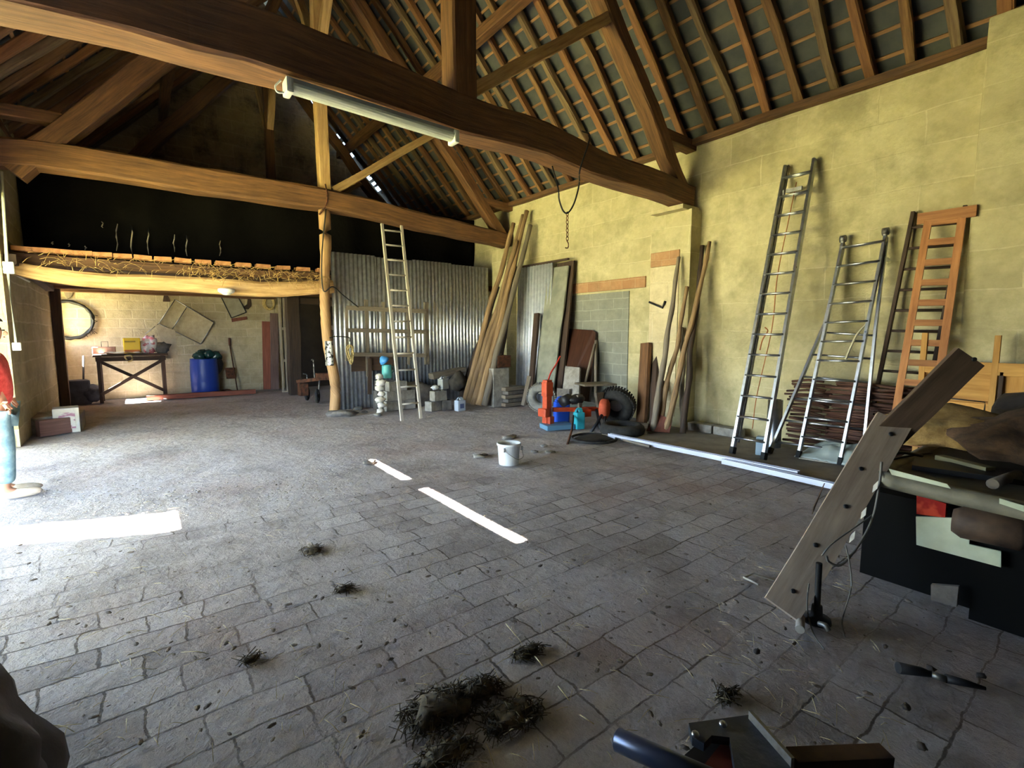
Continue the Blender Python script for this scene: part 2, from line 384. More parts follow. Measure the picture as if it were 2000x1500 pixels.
# piers carrying the trusses on the right wall
bm=NB(); box(bm,(XR-0.13,(4.66+5.42)/2,1.78),(0.3,0.76,3.56)); struct('trim_1',bm,WR)
bm=NB(); box(bm,(XR-0.2,5.02,3.585),(0.5,0.62,0.07),bev=0.01); struct('trim_2',bm,rough_mat('padstone','#a89b74','#c3b68e',7))
bm=NB(); box(bm,(XR-0.13,9.85,1.80),(0.34,0.6,3.6)); struct('trim_3',bm,WR)
bm=NB(); box(bm,(XR-0.05,0.1,2.42),(0.26,2.5,4.84),bev=0.02); struct('trim_4',bm,WR)
# blocked doorway and its brick lintel, at the wall face
GB=blockwall('grey_infill','YZX','#8f8f84','#848478','#a3a294',bw=0.42,bh=0.21,mortar=0.012,stain='#77776a',stainf=0.3,mf=0.3)
bm=NB(); box(bm,(XR-0.005,6.87,1.19),(0.03,1.56,2.38)); struct('trim_5',bm,GB)
LB=blockwall('lintel_brick','YZX','#b98a62','#a97a55','#c0a27c',bw=0.3,bh=0.22,mortar=0.006,stain='#8a6a4a',mf=0.5)
bm=NB(); box(bm,(XR-0.01,6.72,2.52),(0.05,2.0,0.2),bev=0.01); struct('trim_6',bm,LB)
bm=NB(); box(bm,(XR-0.285,5.13,2.83),(0.03,0.56,0.24),bev=0.008); struct('trim_7',bm,LB)
CRM=blockwall('cream_render','YZX','#d0c09c','#c8b994','#d6c8a6',bw=0.6,bh=0.5,stain='#a8986f',mf=1)
bm=NB(); box(bm,(XR-0.285,5.13,1.45),(0.02,0.56,2.5)); struct('trim_8',bm,CRM)
# concrete slab strip along the right wall
bm=NB(); box(bm,(6.62,2.9,0.0),(1.56,4.3,0.05),bev=0.01); struct('floor_slab',bm,rough_mat('slab_concrete','#776f66','#8d857a',4,0.95))
# yard outside the doorway
GRASS=rough_mat('yard_grass','#77783c','#98955c',3,0.9,bs=0)
bm=NB(); box(bm,(-16,6,-0.1),(28.4,40,0.12)); struct('yard_ground',bm,GRASS)
# ------------------------------------------------------------ roof
def roofz(x): return EZ+0.1+(XC+ (XR-XC) - x)*SL if x>=XC else EZ+0.1+(x-XL)*SL
FELT=rough_mat('roof_felt','#3a3d42','#50534f',2.2,0.8,bs=0.4,bd=0.02)
cs=1/math.sqrt(1+SL*SL); nR=V((SL*cs,0,cs)); nL=V((-SL*cs,0,cs)); dR=V((cs,0,-SL*cs)); dL=V((-cs,0,-SL*cs))
RPK=V((XC,0,RZ+0.1)); SLEN=(XR-XC)/cs
bm=NB(); a=RPK+nR*0.17
prism(bm,[(YF-0.3,0),(15.17,0),(15.17,SLEN+0.6),(YF-0.3,SLEN+0.6)],a,(0,1,0),dR,0.05)
# chinks of daylight where the roofing stops short of the gable
cur=0.0
for (u0,v0,u1,v1) in ((566,187,575,201),(594,226,603,233),(609,242,615,247),(650,292,656,299),(661,306,667,313),(673,322,684,333),(713,371,719,378),(723,384,727,389),(730,391,736,397)):
    sa=(py(u0,v0,15.23).x-XC)/cs; sb=(py(u1,v1,15.23).x-XC)/cs
    if sa>cur: prism(bm,[(15.17,cur),(YB+0.3,cur),(YB+0.3,sa),(15.17,sa)],a,(0,1,0),dR,0.05)
    cur=max(cur,sb)
prism(bm,[(15.17,cur),(YB+0.3,cur),(YB+0.3,SLEN+0.6),(15.17,SLEN+0.6)],a,(0,1,0),dR,0.05)
struct('ceiling_right',bm,FELT)
a=RPK+nL*0.17
bm=NB(); prism(bm,[(YF-0.3,0),(YB+0.3,0),(YB+0.3,SLEN+0.02),(YF-0.3,SLEN+0.02)],a,(0,1,0),dL,-0.05); struct('ceiling_left',bm,FELT)
bm=NB(); box(bm,(XC,(YF+YB)/2,RZ+0.36),(0.5,YB-YF+0.6,0.08)); struct('ceiling_ridge',bm,FELT)
# unseen canopy added outside the far doorway to block and shape the sun
bm=NB(); prism(bm,[(5.5,0),(10.4,0),(10.4,5.2),(6.35,5.2),(6.35,3.2),(5.5,1.2)],(XL-0.42,0,3.9),(0,1,0),V((-0.975,0,-0.22)),0.06); LT=sunshade_mat(); struct('added_sunshade',bm,LT)
bm=NB(); prism(bm,[(2.0,0),(4.98,0),(4.98,1.2),(5.5,2.3),(5.5,5.2),(2.0,5.2)],(XL-0.42,0,3.9),(0,1,0),V((-0.975,0,-0.22)),0.06); struct('added_sunshade_near',bm,LT)  # second unseen canopy, added so the gap between them forms the sun patch
# ============================================================ ROOF TIMBERS
def truss(Y,label,full=True,seed=0):
    t=thing('roof_truss',(XC,Y,3.9),label,'roof truss','oak roof trusses')
    bm=NB()
    if seed==1:
        path=[V((-1.7,Y,3.95)),V((-0.6,Y,3.98)),V((1.2,Y,4.05)),V((2.0,Y,4.02)),V((2.9,Y,3.97)),V((4.2,Y,3.95)),V((5.3,Y,3.87)),V((7.3,Y,3.79))]
        hewn(bm,path,[0.40,0.40,0.40,0.38,0.34,0.34,0.34,0.34],[0.44,0.46,0.46,0.44,0.40,0.38,0.34,0.32],seed,0.03,0.12)
    elif seed==2:
        path=[V((-1.7,Y,4.02)),V((0.2,Y,4.08)),V((2.0,Y,4.10)),V((3.0,Y,4.08)),V((4.2,Y,4.02)),V((5.6,Y,3.92)),V((7.3,Y,3.80))]
        hewn(bm,path,0.34,[0.36,0.40,0.40,0.36,0.36,0.34,0.30],seed,0.035,0.2)
    else:
        hewn(bm,[V((-1.6,Y,4.0)),V((3,Y,4.05)),V((7.4,Y,4.0))],0.3,0.32,seed,0.03,0.2)
    part(t,'tie_beam',bm,OAK)
    bm=NB(); kw=0.29 if seed==1 else 0.2
    hewn(bm,[V((XC,Y,4.12)),V((XC-0.02,Y,6.5)),V((XC,Y,RZ-0.05))],kw,kw,seed+5,0.015,0.12,up=V((0,1,0))); part(t,'king_post',bm,OAKL if seed==2 else OAK)
    for s in (1,-1):
        X=lambda x: XC+s*(x-XC)
        bm=NB(); hewn(bm,[V((X(7.22),Y,3.80)),V((X(5.3),Y,6.0)),V((X(3.12),Y,8.55))],0.22 if s>0 else 0.28,0.24 if s>0 else 0.34,seed+9+s,0.03,0.15,up=V((0,1,0))); part(t,'principal_rafter',bm,OAK)
        if s>0:
            bm=NB(); hewn(bm,[V((X(3.15),Y,4.28)),V((X(5.45),Y,5.92))],0.14,0.17,seed+20+s,0.015,0.1,up=V((0,1,0))); part(t,'strut',bm,OAKL)
        bm=NB(); hewn(bm,[V((X(6.55),Y,4.62)),V((X(7.45),Y,4.60))],0.2,0.16,seed+30+s,0.02,0.15); part(t,'wall_stub',bm,OAK)
    # braces up to the ridge along the barn
    for s in (1,-1):
        bm=NB(); hewn(bm,[V((XC,Y+s*0.1,6.7)),V((XC,Y+s*1.5,8.7))],0.13,0.15,seed+40+s,0.02,0.15,up=V((1,0,0))); part(t,'ridge_brace',bm,OAKL)
    return t
truss(Y1,'great dark oak truss nearest the viewer, carrying the long tube light',seed=1)
truss(Y2,'second oak truss, its pale tie beam propped by the crooked round post',seed=2)
truss(14.1,'smallest farthest oak truss in front of the stained gable wall',seed=3)
# post
bm=NB(); tube(bm,bez([(3.02,9.78,0),(3.05,9.76,0.6),(2.94,9.78,1.5),(2.93,9.8,2.4),(2.98,9.8,3.2),(2.98,9.8,3.92)],6),[0.10]*12+[0.095]*12+[0.11]*7,12)
r=bm
single('wooden_post',bm,wood('post_wood','#a57c50','#cfa677','#7d5a38'),'crooked peeled round post under the second tie beam','post')
# purlins, ridge, wall plates
def purlin(name,x,zoff,w,h,lab,seed,y0=YF+0.03,y1=YB-0.03):
    z=roofz(x)-zoff; bm=NB(); hewn(bm,[V((x,y0,z)),V((x,(y0+y1)/2,z-0.04)),V((x,y1,z))],w,h,seed,0.03,0.2,0.6); return single(name,bm,OAK,lab,'roof beam')
purlin('purlin',5.15,0.25,0.18,0.2,'long horizontal purlin halfway up the right roof slope',51)
purlin('purlin',0.85,0.25,0.18,0.2,'long horizontal purlin halfway up the left roof slope',52)
bm=NB(); hewn(bm,[V((XC,YF+.03,RZ-0.12)),V((XC,YB-.03,RZ-0.12))],0.18,0.22,53,0.02,0.15,0.8); single('ridge_beam',bm,OAK,'ridge beam at the top of the barn roof','roof beam')
bm=NB(); hewn(bm,[V((XR-0.05,1.3,EZ+0.02)),V((XR-0.05,YB,EZ+0.02))],0.16,0.09,54,0.02,0.15,0.5); single('wall_plate',bm,OAK,'thin timber plate along the top of the right wall','roof beam')
bm=NB(); hewn(bm,[V((XL-0.05,YF,EZ+0.02)),V((XL-0.05,YB,EZ+0.02))],0.16,0.09,55,0.02,0.15,0.5); single('wall_plate',bm,OAK,'timber plate along the top of the left wall over the doorway','roof beam')
# rafters
YR=[0.9,1.25,1.62,2.04,2.44,2.83,3.27,3.7,4.12,4.56,5.05,5.62,6.05]
while YR[-1]<14.5: YR.append(YR[-1]+0.44+0.03*math.sin(len(YR)*2.3))
RM=[wood('rafter_a','#63462d','#946f45','#48321f'),wood('rafter_b','#6c472b','#96683f','#51351f'),wood('rafter_c','#5a4531','#86704f','#403022')]
rnd=random.Random(4)
def rafters(side):
    d=dR if side>0 else dL; n=nR if side>0 else nL; word='right' if side>0 else 'left'
    for i,y in enumerate(YR):
        a=RPK+n*0.055; bend=rnd.uniform(-0.07,0.07); b2=rnd.uniform(-0.05,0.05); w=rnd.uniform(0.085,0.13)
        pts=[a+d*(SLEN+0.05-0.0)+V((0,y,0)), a+d*(SLEN*0.72)+V((0,y+bend,0)), a+d*(SLEN*0.4)+V((0,y+b2,0)), a+d*0.1+V((0,y+rnd.uniform(-.03,.03),0))]
        bm=NB(); hewn(bm,pts,w,0.11,60+i+side*100,0.03,0.28,0.4,up=n)
        if y<Y1: k=sum(1 for q in YR if y<=q<Y1); w2='nearer than the great truss'
        elif y<Y2: k=sum(1 for q in YR if Y1<=q<=y); w2='beyond the great truss'
        else: k=sum(1 for q in YR if Y2<=q<=y); w2='beyond the second truss'
        single('rafter',bm,RM[i%3],'rough pole rafter on the %s roof slope, %s one %s'%(word,ordn(k-1),w2),'rafter','rafters of the %s roof slope'%word)
rafters(1); rafters(-1)
BAT=wood('batten_wood','#7d5838','#ab8258','#64452b',bs=0.1)
def battens(side):
    d=dR if side>0 else dL; n=nR if side>0 else nL; word='right' if side>0 else 'left'
    k=0; s=SLEN-0.12
    while s>0.2:
        a=RPK+n*0.135+d*s; bm=NB()
        sweep(bm,[a+V((0,0.7 if True else 0,0)),a+V((0,YB-0.15,0))],lambda i,t:[(-0.02,-0.014),(0.02,-0.014),(0.02,0.014),(-0.02,0.014)],up=n)
        single('roof_batten',bm,BAT,'thin lath across the %s roof slope, %s up from the wall top'%(word,ordn(k)),'batten','laths of the %s roof slope'%word)
        s-=0.29; k+=1
battens(1); battens(-1)
# ============================================================ LOFT at the far end
LX0,LX1=XL,3.0
bm=NB(); box(bm,((XL+XR)/2,(10.42+YB)/2,2.72),(XR-XL,YB-10.42,0.12)); struct('ceiling_loft',bm,wood('loft_boards','#7d5a3a','#a57c50','#5c3f27'))
bm=NB(); hewn(bm,[py(20,522,10.08),py(150,545,10.08),py(400,560,10.08),py(560,566,10.08),py(648,560,10.08)],0.26,[0.18,0.2,0.26,0.26,0.24],71,0.03,0.3); 
single('loft_lintel_beam',bm,OAKL,'bowed round lintel beam along the lower edge of the hay loft','beam')
bm=NB(); hewn(bm,[py(20,505,10.32),py(300,526,10.32),py(640,541,10.32)],0.17,[0.16,0.13,0.13],72,0.02,0.15)
single('loft_edge_board',bm,OAK,'reddish edge board of the hay loft above the bowed lintel','board')
BRK=rough_mat('loft_brick','#a06a40','#c28a5c',9)
for k in range(16):
    u=30+k*39; v=487+ (u-30)*0.072; c=py(u+15,v,10.3); bm=NB(); box(bm,(c.x,c.y,c.z),(0.24,0.2,0.07),Matrix.Rotation(rnd.uniform(-.06,.06),3,'Y'),0.008)
    single('clay_block',bm,BRK,'hollow clay block on the loft edge, %s from the left wall'%ordn(k),'brick','clay blocks along the loft edge')
# loft joists seen from below
for k in range(5):
    y=11.0+k*0.95; bm=NB(); hewn(bm,[V((XL,y,2.565)),V((3.1,y,2.565))],0.14,0.11,80+k,0.02,0.15); single('loft_joist',bm,OAK,'joist under the hay loft, %s behind the bowed lintel'%ordn(k),'joist','joists under the hay loft')
# hay hanging over the edge
bm=NB()
for k in range(420):
    u=rnd.choice([rnd.uniform(60,640),rnd.uniform(360,640)]); p=py(u,492+(u-30)*0.072+rnd.uniform(-6,22),9.8-rnd.uniform(0,0.06))
    a=rnd.uniform(-1.2,1.2); L=rnd.uniform(0.05,0.22); dd=V((math.sin(a),-0.3,math.cos(a)*rnd.choice((-0.7,0.5))))*L
    tube(bm,[p,p+dd*0.5+V((0,-0.02,0)),p+dd+V((0,-0.02,-0.03))],0.0035,3)
HAY=rough_mat('hay','#a8834a','#cbab6c',20,0.9,bs=0)
single('hay_wisps',bm,HAY,'loose hay sticking out over the loft edge','hay','',"stuff")
# black sheet added to darken the loft void
bm=NB(); LOFTDK=rough_mat('black_tarp','#050404','#0b0908',2,0.95,bs=0.5,bd=0.03); LOFTDK.node_tree.nodes['Principled BSDF'].inputs['Specular IOR Level'].default_value=0.1
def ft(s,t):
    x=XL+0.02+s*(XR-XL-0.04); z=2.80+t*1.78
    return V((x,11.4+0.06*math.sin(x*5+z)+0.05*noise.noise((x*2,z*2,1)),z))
grid(bm,70,14,ft,True,0.01); dksheet=thing('loft_dark_sheet',(3,11.4,2.8),'black sheet added across the dark void of the hay loft behind the second truss','sheet')
part(dksheet,'sheet',bm,LOFTDK)
bm=NB()
for u,v0,v1 in [(102,472,478),(135,475,482),(167,480,488),(228,437,490),(257,440,497),(289,446,497),(340,458,492),(364,460,500),(200,433,445),(430,470,500)]:
    pts=[py(u,v0+(v1-v0)*k/4,11.28)+V((0.012*math.sin(k*2+u),0,0)) for k in range(5)]; tube(bm,pts,[0.006,0.01,0.012,0.01,0.004],5)
part(dksheet,'hanging_string',bm,plain('pale_string','#a79c8c',0.9),'pale frayed strings','stuff')
# hay stacked on the loft in front of the sheet is dark: not visible

# ============================================================ LADDERS ON THE RIGHT WALL
def rail(bm,p0,p1,w,d,up): 
    sweep(bm,[V(p0),V(p1)],lambda i,t:[(-w/2,-d/2),(w/2,-d/2),(w/2,d/2),(-w/2,d/2)],up=V(up))
def ladder(name,label,fa,fb,ta,tb,n,m,rw=0.03,rd=0.075,rr=0.016,group=None,feet=None,flat=False,skip0=0.05,skip1=0.04,rungm=None,double=False,sides=12):
    fa,fb,ta,tb=map(V,(fa,fb,ta,tb)); t=thing(name,((fa+fb)/2),label,'ladder',group)
    nrm=(fb-fa).cross(ta-fa).normalized()
    for p,q,nm in ((fa,ta,'a'),(fb,tb,'b')):
        bm=NB(); rail(bm,p,q,rw,rd,nrm); r=part(t,'rail',bm,m)
        if feet:
            bm=NB(); dd=(q-p).normalized(); rail(bm,p-dd*0.0+V((0,0,0.0)),p+dd*0.09,rw+0.014,rd+0.012,nrm); part(r,'rubber_foot',bm,feet,'black rubber foot')
    for k in range(n):
        s=skip0+(1-skip0-skip1)*k/(n-1); a=fa.lerp(ta,s); b=fb.lerp(tb,s); bm=NB()
        if flat: sweep(bm,[a,b],lambda i,t:[(-0.012,-0.035),(0.012,-0.035),(0.012,0.035),(-0.012,0.035)],up=(ta-fa).normalized())
        else:
            tube(bm,[a,b],rr,sides)
            if double: tube(bm,[a+nrm*0.045-(ta-fa).normalized()*0.012,b+nrm*0.045-(ta-fa).normalized()*0.012],rr*0.8,8)
        part(t,'rung',bm,rungm or m)
    return t
RUBF=plain('rubber_black','#161616',0.8)
WX=XR-0.03
L1=ladder('aluminium_ladder','tallest aluminium extension ladder leaning on the right wall, orange rope down its middle',
    fl(1430,886,0.03),fl(1491,898,0.03),px(1535,325,WX-0.06),px(1591,311,WX-0.06),14,ALU,0.035,0.08,0.015,feet=RUBF,double=True,skip0=0.055,skip1=0.045)
# second sliding section behind, upper part
a,b,c_,d_=fl(1430,886,0.03),fl(1491,898,0.03),px(1535,325,WX-0.06),px(1591,311,WX-0.06)
nn=(b-a).cross(c_-a).normalized(); 
if nn.x<0: nn=-nn
for p,q in ((a,c_),(b,d_)):
    bm=NB(); dl=(b-a)*(0.06 if p is a else -0.06); rail(bm,p.lerp(q,0.04)+nn*0.05+dl,q+nn*0.03+dl+(q-p)*0.005,0.02,0.05,nn); part(L1,'sliding_rail',bm,STEEL)
bm=NB(); mid0=(a+b)/2; mid1=(c_+d_)/2
tube(bm,bez([mid0.lerp(mid1,0.93),mid0.lerp(mid1,0.8)-nn*0.03,mid0.lerp(mid1,0.6)-nn*0.02+V((0,0.02,0)),mid0.lerp(mid1,0.42)+V((0,-0.02,0)),mid0.lerp(mid1,0.2)-nn*0.04,mid0.lerp(mid1,0.09)]),0.006,6)
part(L1,'pull_rope',bm,plain('orange_rope','#a8663a',0.9),'thin orange-brown rope')
bm=NB(); s=0.425; p=mid0.lerp(mid1,s); tube(bm,bez([p+V((0,.07,0)),p+V((-.03,.02,-.05)),p+V((-.05,.07,-.16)),p+V((-.05,.1,-.3))]),0.008,6); part(L1,'rope_knot',bm,plain('orange_rope','#a8663a'))
bm=NB(); q=mid0.lerp(mid1,0.9); box(bm,q-nn*0.03,(0.03,0.2,0.05)); box(bm,q+V((0,0.15,-0.03)),(0.03,0.03,0.14)); part(L1,'hook_catch',bm,STEEL)
# combination ladder: front section and spread rear section
fA,fB=fl(1559,894,0.03),fl(1640,908,0.03); tA,tB=px(1646,476,WX-0.1),px(1729,462,WX-0.1)
L2=ladder('combination_ladder','aluminium combination step ladder with splayed rear legs, middle of the leaning ladders',fA,fB,tA,tB,11,ALU,0.03,0.07,0.014,feet=RUBF,double=True,skip0=0.10,skip1=0.02)
gA,gB=fl(1511,890,0.03),fl(1690,882,0.03)
gA=V((6.5,2.98,0.03)); gB=V((6.75,2.02,0.03))
hA=fA.lerp(tA,0.62)+V((0.09,0.05,0)); hB=fB.lerp(tB,0.60)+V((0.09,-0.06,0)); 
for p,q in ((gA,hA),(gB,hB)):
    bm=NB(); rail(bm,p,q,0.028,0.06,nn); rail(bm,q,(tA if q is hA else tB)+V((0.05,0,0)),0.028,0.05,nn); r=part(L2,'rear_leg',bm,ALU)
    bm=NB(); dd=(q-p).normalized(); rail(bm,p,p+dd*0.08,0.04,0.075,nn); part(r,'rubber_foot',bm,RUBF,'black rubber foot')
for k in range(6):
    s=0.09+k*0.17; bm=NB(); tube(bm,[gA.lerp(hA,s),gB.lerp(hB,s)],0.013,8); part(L2,'rear_rung',bm,ALU)
for p in (tA,tB):
    bm=NB(); box(bm,p+V((0,0,0.0)),(0.06,0.035,0.16),None,0.008); lathe(bm,[(0.0,-0.03),(0.045,-0.03),(0.045,0.03),(0,0.03)],p+V((0,0,0.06)),16,Matrix.Rotation(math.pi/2,3,'X')); part(L2,'hinge_lock',bm,STEEL,'bulky steel hinge lock')
bm=NB(); tube(bm,bez([tB.lerp(fB,0.38),tB.lerp(fB,0.43)+V((-.06,.07,0)),tB.lerp(fB,0.5)+V((-.05,.12,0)),tB.lerp(fB,0.55)+V((-.05,.14,.02))]),0.012,6); part(L2,'strap',bm,plain('cream_strap','#c9c2a6',0.8))
# wooden ladders
L3=ladder('wooden_ladder','dark slim wooden ladder leaning behind the broad orange one',V((7.08,2.12,0.03)),V((7.1,1.62,0.03)),px(1784,414,WX-0.03),px(1886,402,WX-0.03),12,DARKW,0.035,0.07,0.016,skip0=0.05,skip1=0.06)
L4=ladder('wooden_step_ladder','broad orange-brown wooden ladder with flat treads in front of a dark one',V((6.80,1.80,0.03)),V((6.82,1.45,0.03)),px(1815,420,WX-0.17),px(1881,412,WX-0.17),13,ORW,0.07,0.03,0.02,flat=True,skip0=0.04,skip1=0.03)
bm=NB(); box(bm,px(1848,420,WX-0.18),(0.03,0.5,0.12)); part(L4,'top_board',bm,ORW)
# ============================================================ YELLOW WOODEN FRAME
F=thing('wooden_headboard',(6.95,1.25,0.0),'yellow pine frame with panels and two uprights standing against the right wall','furniture')
x0=7.0
def yv(u,v): return px(u,v,x0)
def slab(t,name,u0,v0,u1,v1,th,m,off=0,lab=None):
    a=yv(u0,v1);b=yv(u1,v0); bm=NB(); box(bm,(x0+off,(a.y+b.y)/2,(a.z+b.z)/2),(th,abs(a.y-b.y),abs(b.z-a.z)),None,0.004); return part(t,name,bm,m,lab)
slab(F,'panel',1795,718,1945,800,0.02,PINE,0.02)
slab(F,'top_rail',1795,712,2040,726,0.05,PINE)
slab(F,'upright',1932,655,1944,900,0.045,PINE,-0.005)
slab(F,'upright',1792,650,1802,900,0.045,PINE,-0.005)
slab(F,'panel',1948,728,2060,800,0.02,PINE,0.03)
slab(F,'lower_rail',1795,800,2060,812,0.05,PINE)
slab(F,'upright',1944,726,1953,900,0.05,DARKW,0.0,'dark brown upright')
bm=NB(); a=yv(1830,775);b=yv(1925,785); tube(bm,[a+V((-.03,0,0)),b+V((-.03,0,0)),b+V((-.03,0,-.09))],0.007,6); part(F,'bolt_rod',bm,STEEL)
slab(F,'side_post',2040,715,2075,1000,0.05,PINE)
# stack of reddish fence/bricks behind the ladders
F=thing('wicker_stack',(7.2,2.3,0.02),'dark reddish stack of dry twigs bundled against the wall behind the ladders','bundle')
TW=wood('twigs','#3b241b','#6a4433','#2a1913')
rnd=random.Random(12)
for j,(ya,yb,n,zt) in enumerate(((2.55,3.0,26,1.0),(1.6,2.5,60,0.98))):
    bm=NB()
    for k in range(n):
        z=0.12+ (zt-0.12)*k/n; x=7.05+rnd.uniform(-0.06,0.1)
        tube(bm,[V((x,ya+rnd.uniform(-.08,.05),z+rnd.uniform(-.03,.03))),V((x+rnd.uniform(-.05,.05),(ya+yb)/2,z+rnd.uniform(-.02,.02))),V((x+rnd.uniform(-.04,.04),yb+rnd.uniform(-.05,.08),z+rnd.uniform(-.03,.03)))],rnd.uniform(0.012,0.02),5)
    part(F,'twig_bundle',bm,TW,kind='stuff')
# galvanised pipe section
bm=NB(); c=fl(1527,865,0.03); c.x+=0.35; c.y+=0.0; c=V((6.92,3.13,0.03)); lathe(bm,[(0.095,0),(0.095,0.66),(0.088,0.66),(0.088,0.01)],c,28); 
single('metal_duct',bm,GALV,'shiny galvanised duct standing between the two aluminium ladders','pipe')
bm=NB(); box(bm,V((6.33,3.02,0.15)),(0.1,0.1,0.24),Matrix.Rotation(0.3,3,'Z'),0.012); single('blue_box',bm,plain('pale_blue_box','#8fa2b0',0.6),'small pale blue box by the left foot of the combination ladder','box')
# crumpled grey plastic sheet
bm=NB()
def fs(s,t):
    y=1.75+s*0.95; x=6.55+t*0.5; h=0.30*math.sin(math.pi*min(1,t*1.05))*math.sin(math.pi*s)**0.6*(0.7+0.5*noise.noise((s*4,t*4,2)))
    return V((x+0.05*noise.noise((s*5,t*5,8)),y,0.04+max(0,h)+0.03*abs(noise.noise((s*9,t*9,1)))))
grid(bm,40,26,fs,True,0.006); single('plastic_sheet',bm,plain('grey_film','#9aa39c',0.35),'crumpled grey plastic sheet on the slab under the combination ladder','sheet')
bm=NB(); prism(bm,[(0,0),(0.55,0.02),(0.5,0.10),(0.02,0.07)],V((6.5,2.62,0.035)),V((0.15,-1,0)).normalized(),V((1,0.15,0)).normalized(),-0.01); single('white_lath',bm,plain('white_lath','#c6c3b2',0.7),'pale flat lath lying under the front feet of the combination ladder','lath')
# aluminium profiles on the floor edge
for (p,q,lab,wd) in ((fl(1190,850,0.05),fl(1560,925,0.05),'long aluminium profile on the floor along the slab edge, far one',0.07),(fl(1420,898,0.04),fl(1700,960,0.04),'aluminium profile on the floor near the leaning plank, overlapping the long one',0.07)):
    bm=NB(); off=V((0,0,0)) if 'far' in lab else V((-0.09,0,0)); p=p+off;q=q+off
    sweep(bm,[p,q],lambda i,t:[(-wd/2,-.03),(wd/2,-.03),(wd/2,.03),(wd/2-.015,.03),(wd/2-.015,-.012),(-wd/2+.015,-.012),(-wd/2+.015,.03),(-wd/2,.03)]); single('aluminium_profile',bm,metal('lilac_alu','#b9bccb',0.38,0.9),lab,'metal bar')
bm=NB(); p=fl(1175,848,0.03); sweep(bm,[p,fl(1270,872,0.03)],lambda i,t:[(-.02,-.015),(.02,-.015),(.02,.015),(-.02,.015)]); single('short_lath',bm,GREYW,'short grey lath at the far tip of the aluminium profile','lath')
# kerb stones at the wall foot
for k,(u0,u1) in enumerate(((1378,1408),(1410,1440))):
    c=V((7.15,4.35-0.45*k,0.09)); bm=NB(); box(bm,c,(0.18,0.42,0.13),None,0.015); single('kerb_stone',bm,CONC,'grey kerb stone on the slab at the wall foot, %s the pier'%('next to' if k==0 else 'second from'),'stone','kerb stones at the wall foot')
# ============================================================ POLES AND PLANKS BESIDE THE PIER
def pole(f,t,r0,r1,lab,seed,m=POLE,name='wooden_pole',group=None,n=9,j=0.03):
    rnd=random.Random(seed); f=V(f);t=V(t); k=7; pts=[]; 
    for i in range(k+1):
        s=i/k; w=math.sin(math.pi*s); pts.append(f.lerp(t,s)+V((rnd.uniform(-1,1),rnd.uniform(-1,1),0))*j*w)
    bm=NB(); P=bez(pts,3); tube(bm,P,[r0+(r1-r0)*i/(len(P)-1)*1.0+0.004*math.sin(i*1.7+seed) for i in range(len(P))],n); return single(name,bm,m,lab,'pole',group)
G='poles leaning beside the pier'
pole(fl(1300,850,0.0)+V((0,0,.05)),px(1386,472,7.28),0.05,0.032,'long pole beside the pier whose tip reaches highest, leaning right',1,group=G)
pole(fl(1275,848,0.0)+V((0,0,.05)),px(1326,502,7.04),0.055,0.03,'grey-brown pole leaning onto the cream pier face, straightest of its group',2,GREYW,group=G)
pole(V((6.62,4.35,.06)),px(1372,480,7.3),0.05,0.035,'dark pole in the shade close to the pier corner',3,DARKW,group=G,j=0.02)
pole(V((6.55,4.75,.05)),px(1342,560,7.02),0.045,0.03,'thin crooked pole crossing in front of the pier edge',4,group=G,j=0.05)
pole(V((6.75,4.42,.05)),px(1330,640,7.05),0.045,0.04,'short pole ending halfway up the pier',5,GREYW,group=G)
def board(f0,t0,w,th,lab,m,wd=None,name='board',cat='board',face=None,group=None,jit=0.008,cham=0.1):
    """plank from foot centre to top centre; wd = width direction"""
    f0=V(f0);t0=V(t0); wd=V(wd or (0,1,0)); n=(t0-f0).normalized(); up=wd.cross(n).normalized()
    bm=NB(); hewn(bm,[f0,f0.lerp(t0,0.5),t0],w,th,hash_(lab),jit,cham,0.3,up=up); return single(name,bm,m,lab,cat,group)
def hash_(s): return sum(ord(c)*(i+1) for i,c in enumerate(s))%997
GP='planks leaning beside the blocked doorway'
board(fl(1242,832,0.0)+V((0.15,0,0.05)),px(1262,670,7.08),0.24,0.07,'broad brown plank leaning left of the poles, rounded top',OAK,(0.3,1,0),'plank','plank',group=GP)
board(fl(1262,838,0.0)+V((0.2,0,0.05)),px(1281,674,7.2),0.14,0.06,'narrow dark plank right behind the broad brown one',DARKW,(0.3,1,0),'plank','plank',group=GP)
board(fl(1272,845,0.0)+V((0,0,0.05)),px(1290,745,6.95),0.14,0.05,'short dark plank between the narrow plank and the poles',DARKW,(0.3,1,0),'plank','plank',group=GP)
bm=NB(); prism(bm,[(0,0),(0.35,0.0),(0.36,0.22),(0.12,0.3)],V((6.35,4.82,0.05)),V((0.45,-0.9,0)).normalized(),V((0.5,0.2,0.85)).normalized(),-0.02); single('triangular_board',bm,REDW,'small reddish board at the foot of the poles','board')
# angled bracket hanging on the pier
bm=NB(); p=px(1268,590,7.08); tube(bm,[p,px(1294,601,7.08),px(1299,588,7.08)],0.018,8); single('iron_hook',bm,BLACK,'black angled iron hook fixed to the cream pier face','hook')
# tin
bm=NB(); c=fl(1228,852,0); lathe(bm,[(0,0.003),(0.045,0.003),(0.047,0.11),(0.05,0.115),(0.044,0.115),(0.042,0.01)],c,20); single('tin_can',bm,metal('tin','#c9c9c6',0.3),'small open tin can in front of the planks','can')
bm=NB(); blob(bm,c+V((0.22,-0.08,0.025)),(0.12,0.08,0.035),3,0.5,2); single('stone_scrap',bm,CONC,'flat pale scrap lying right of the small tin can','stone')
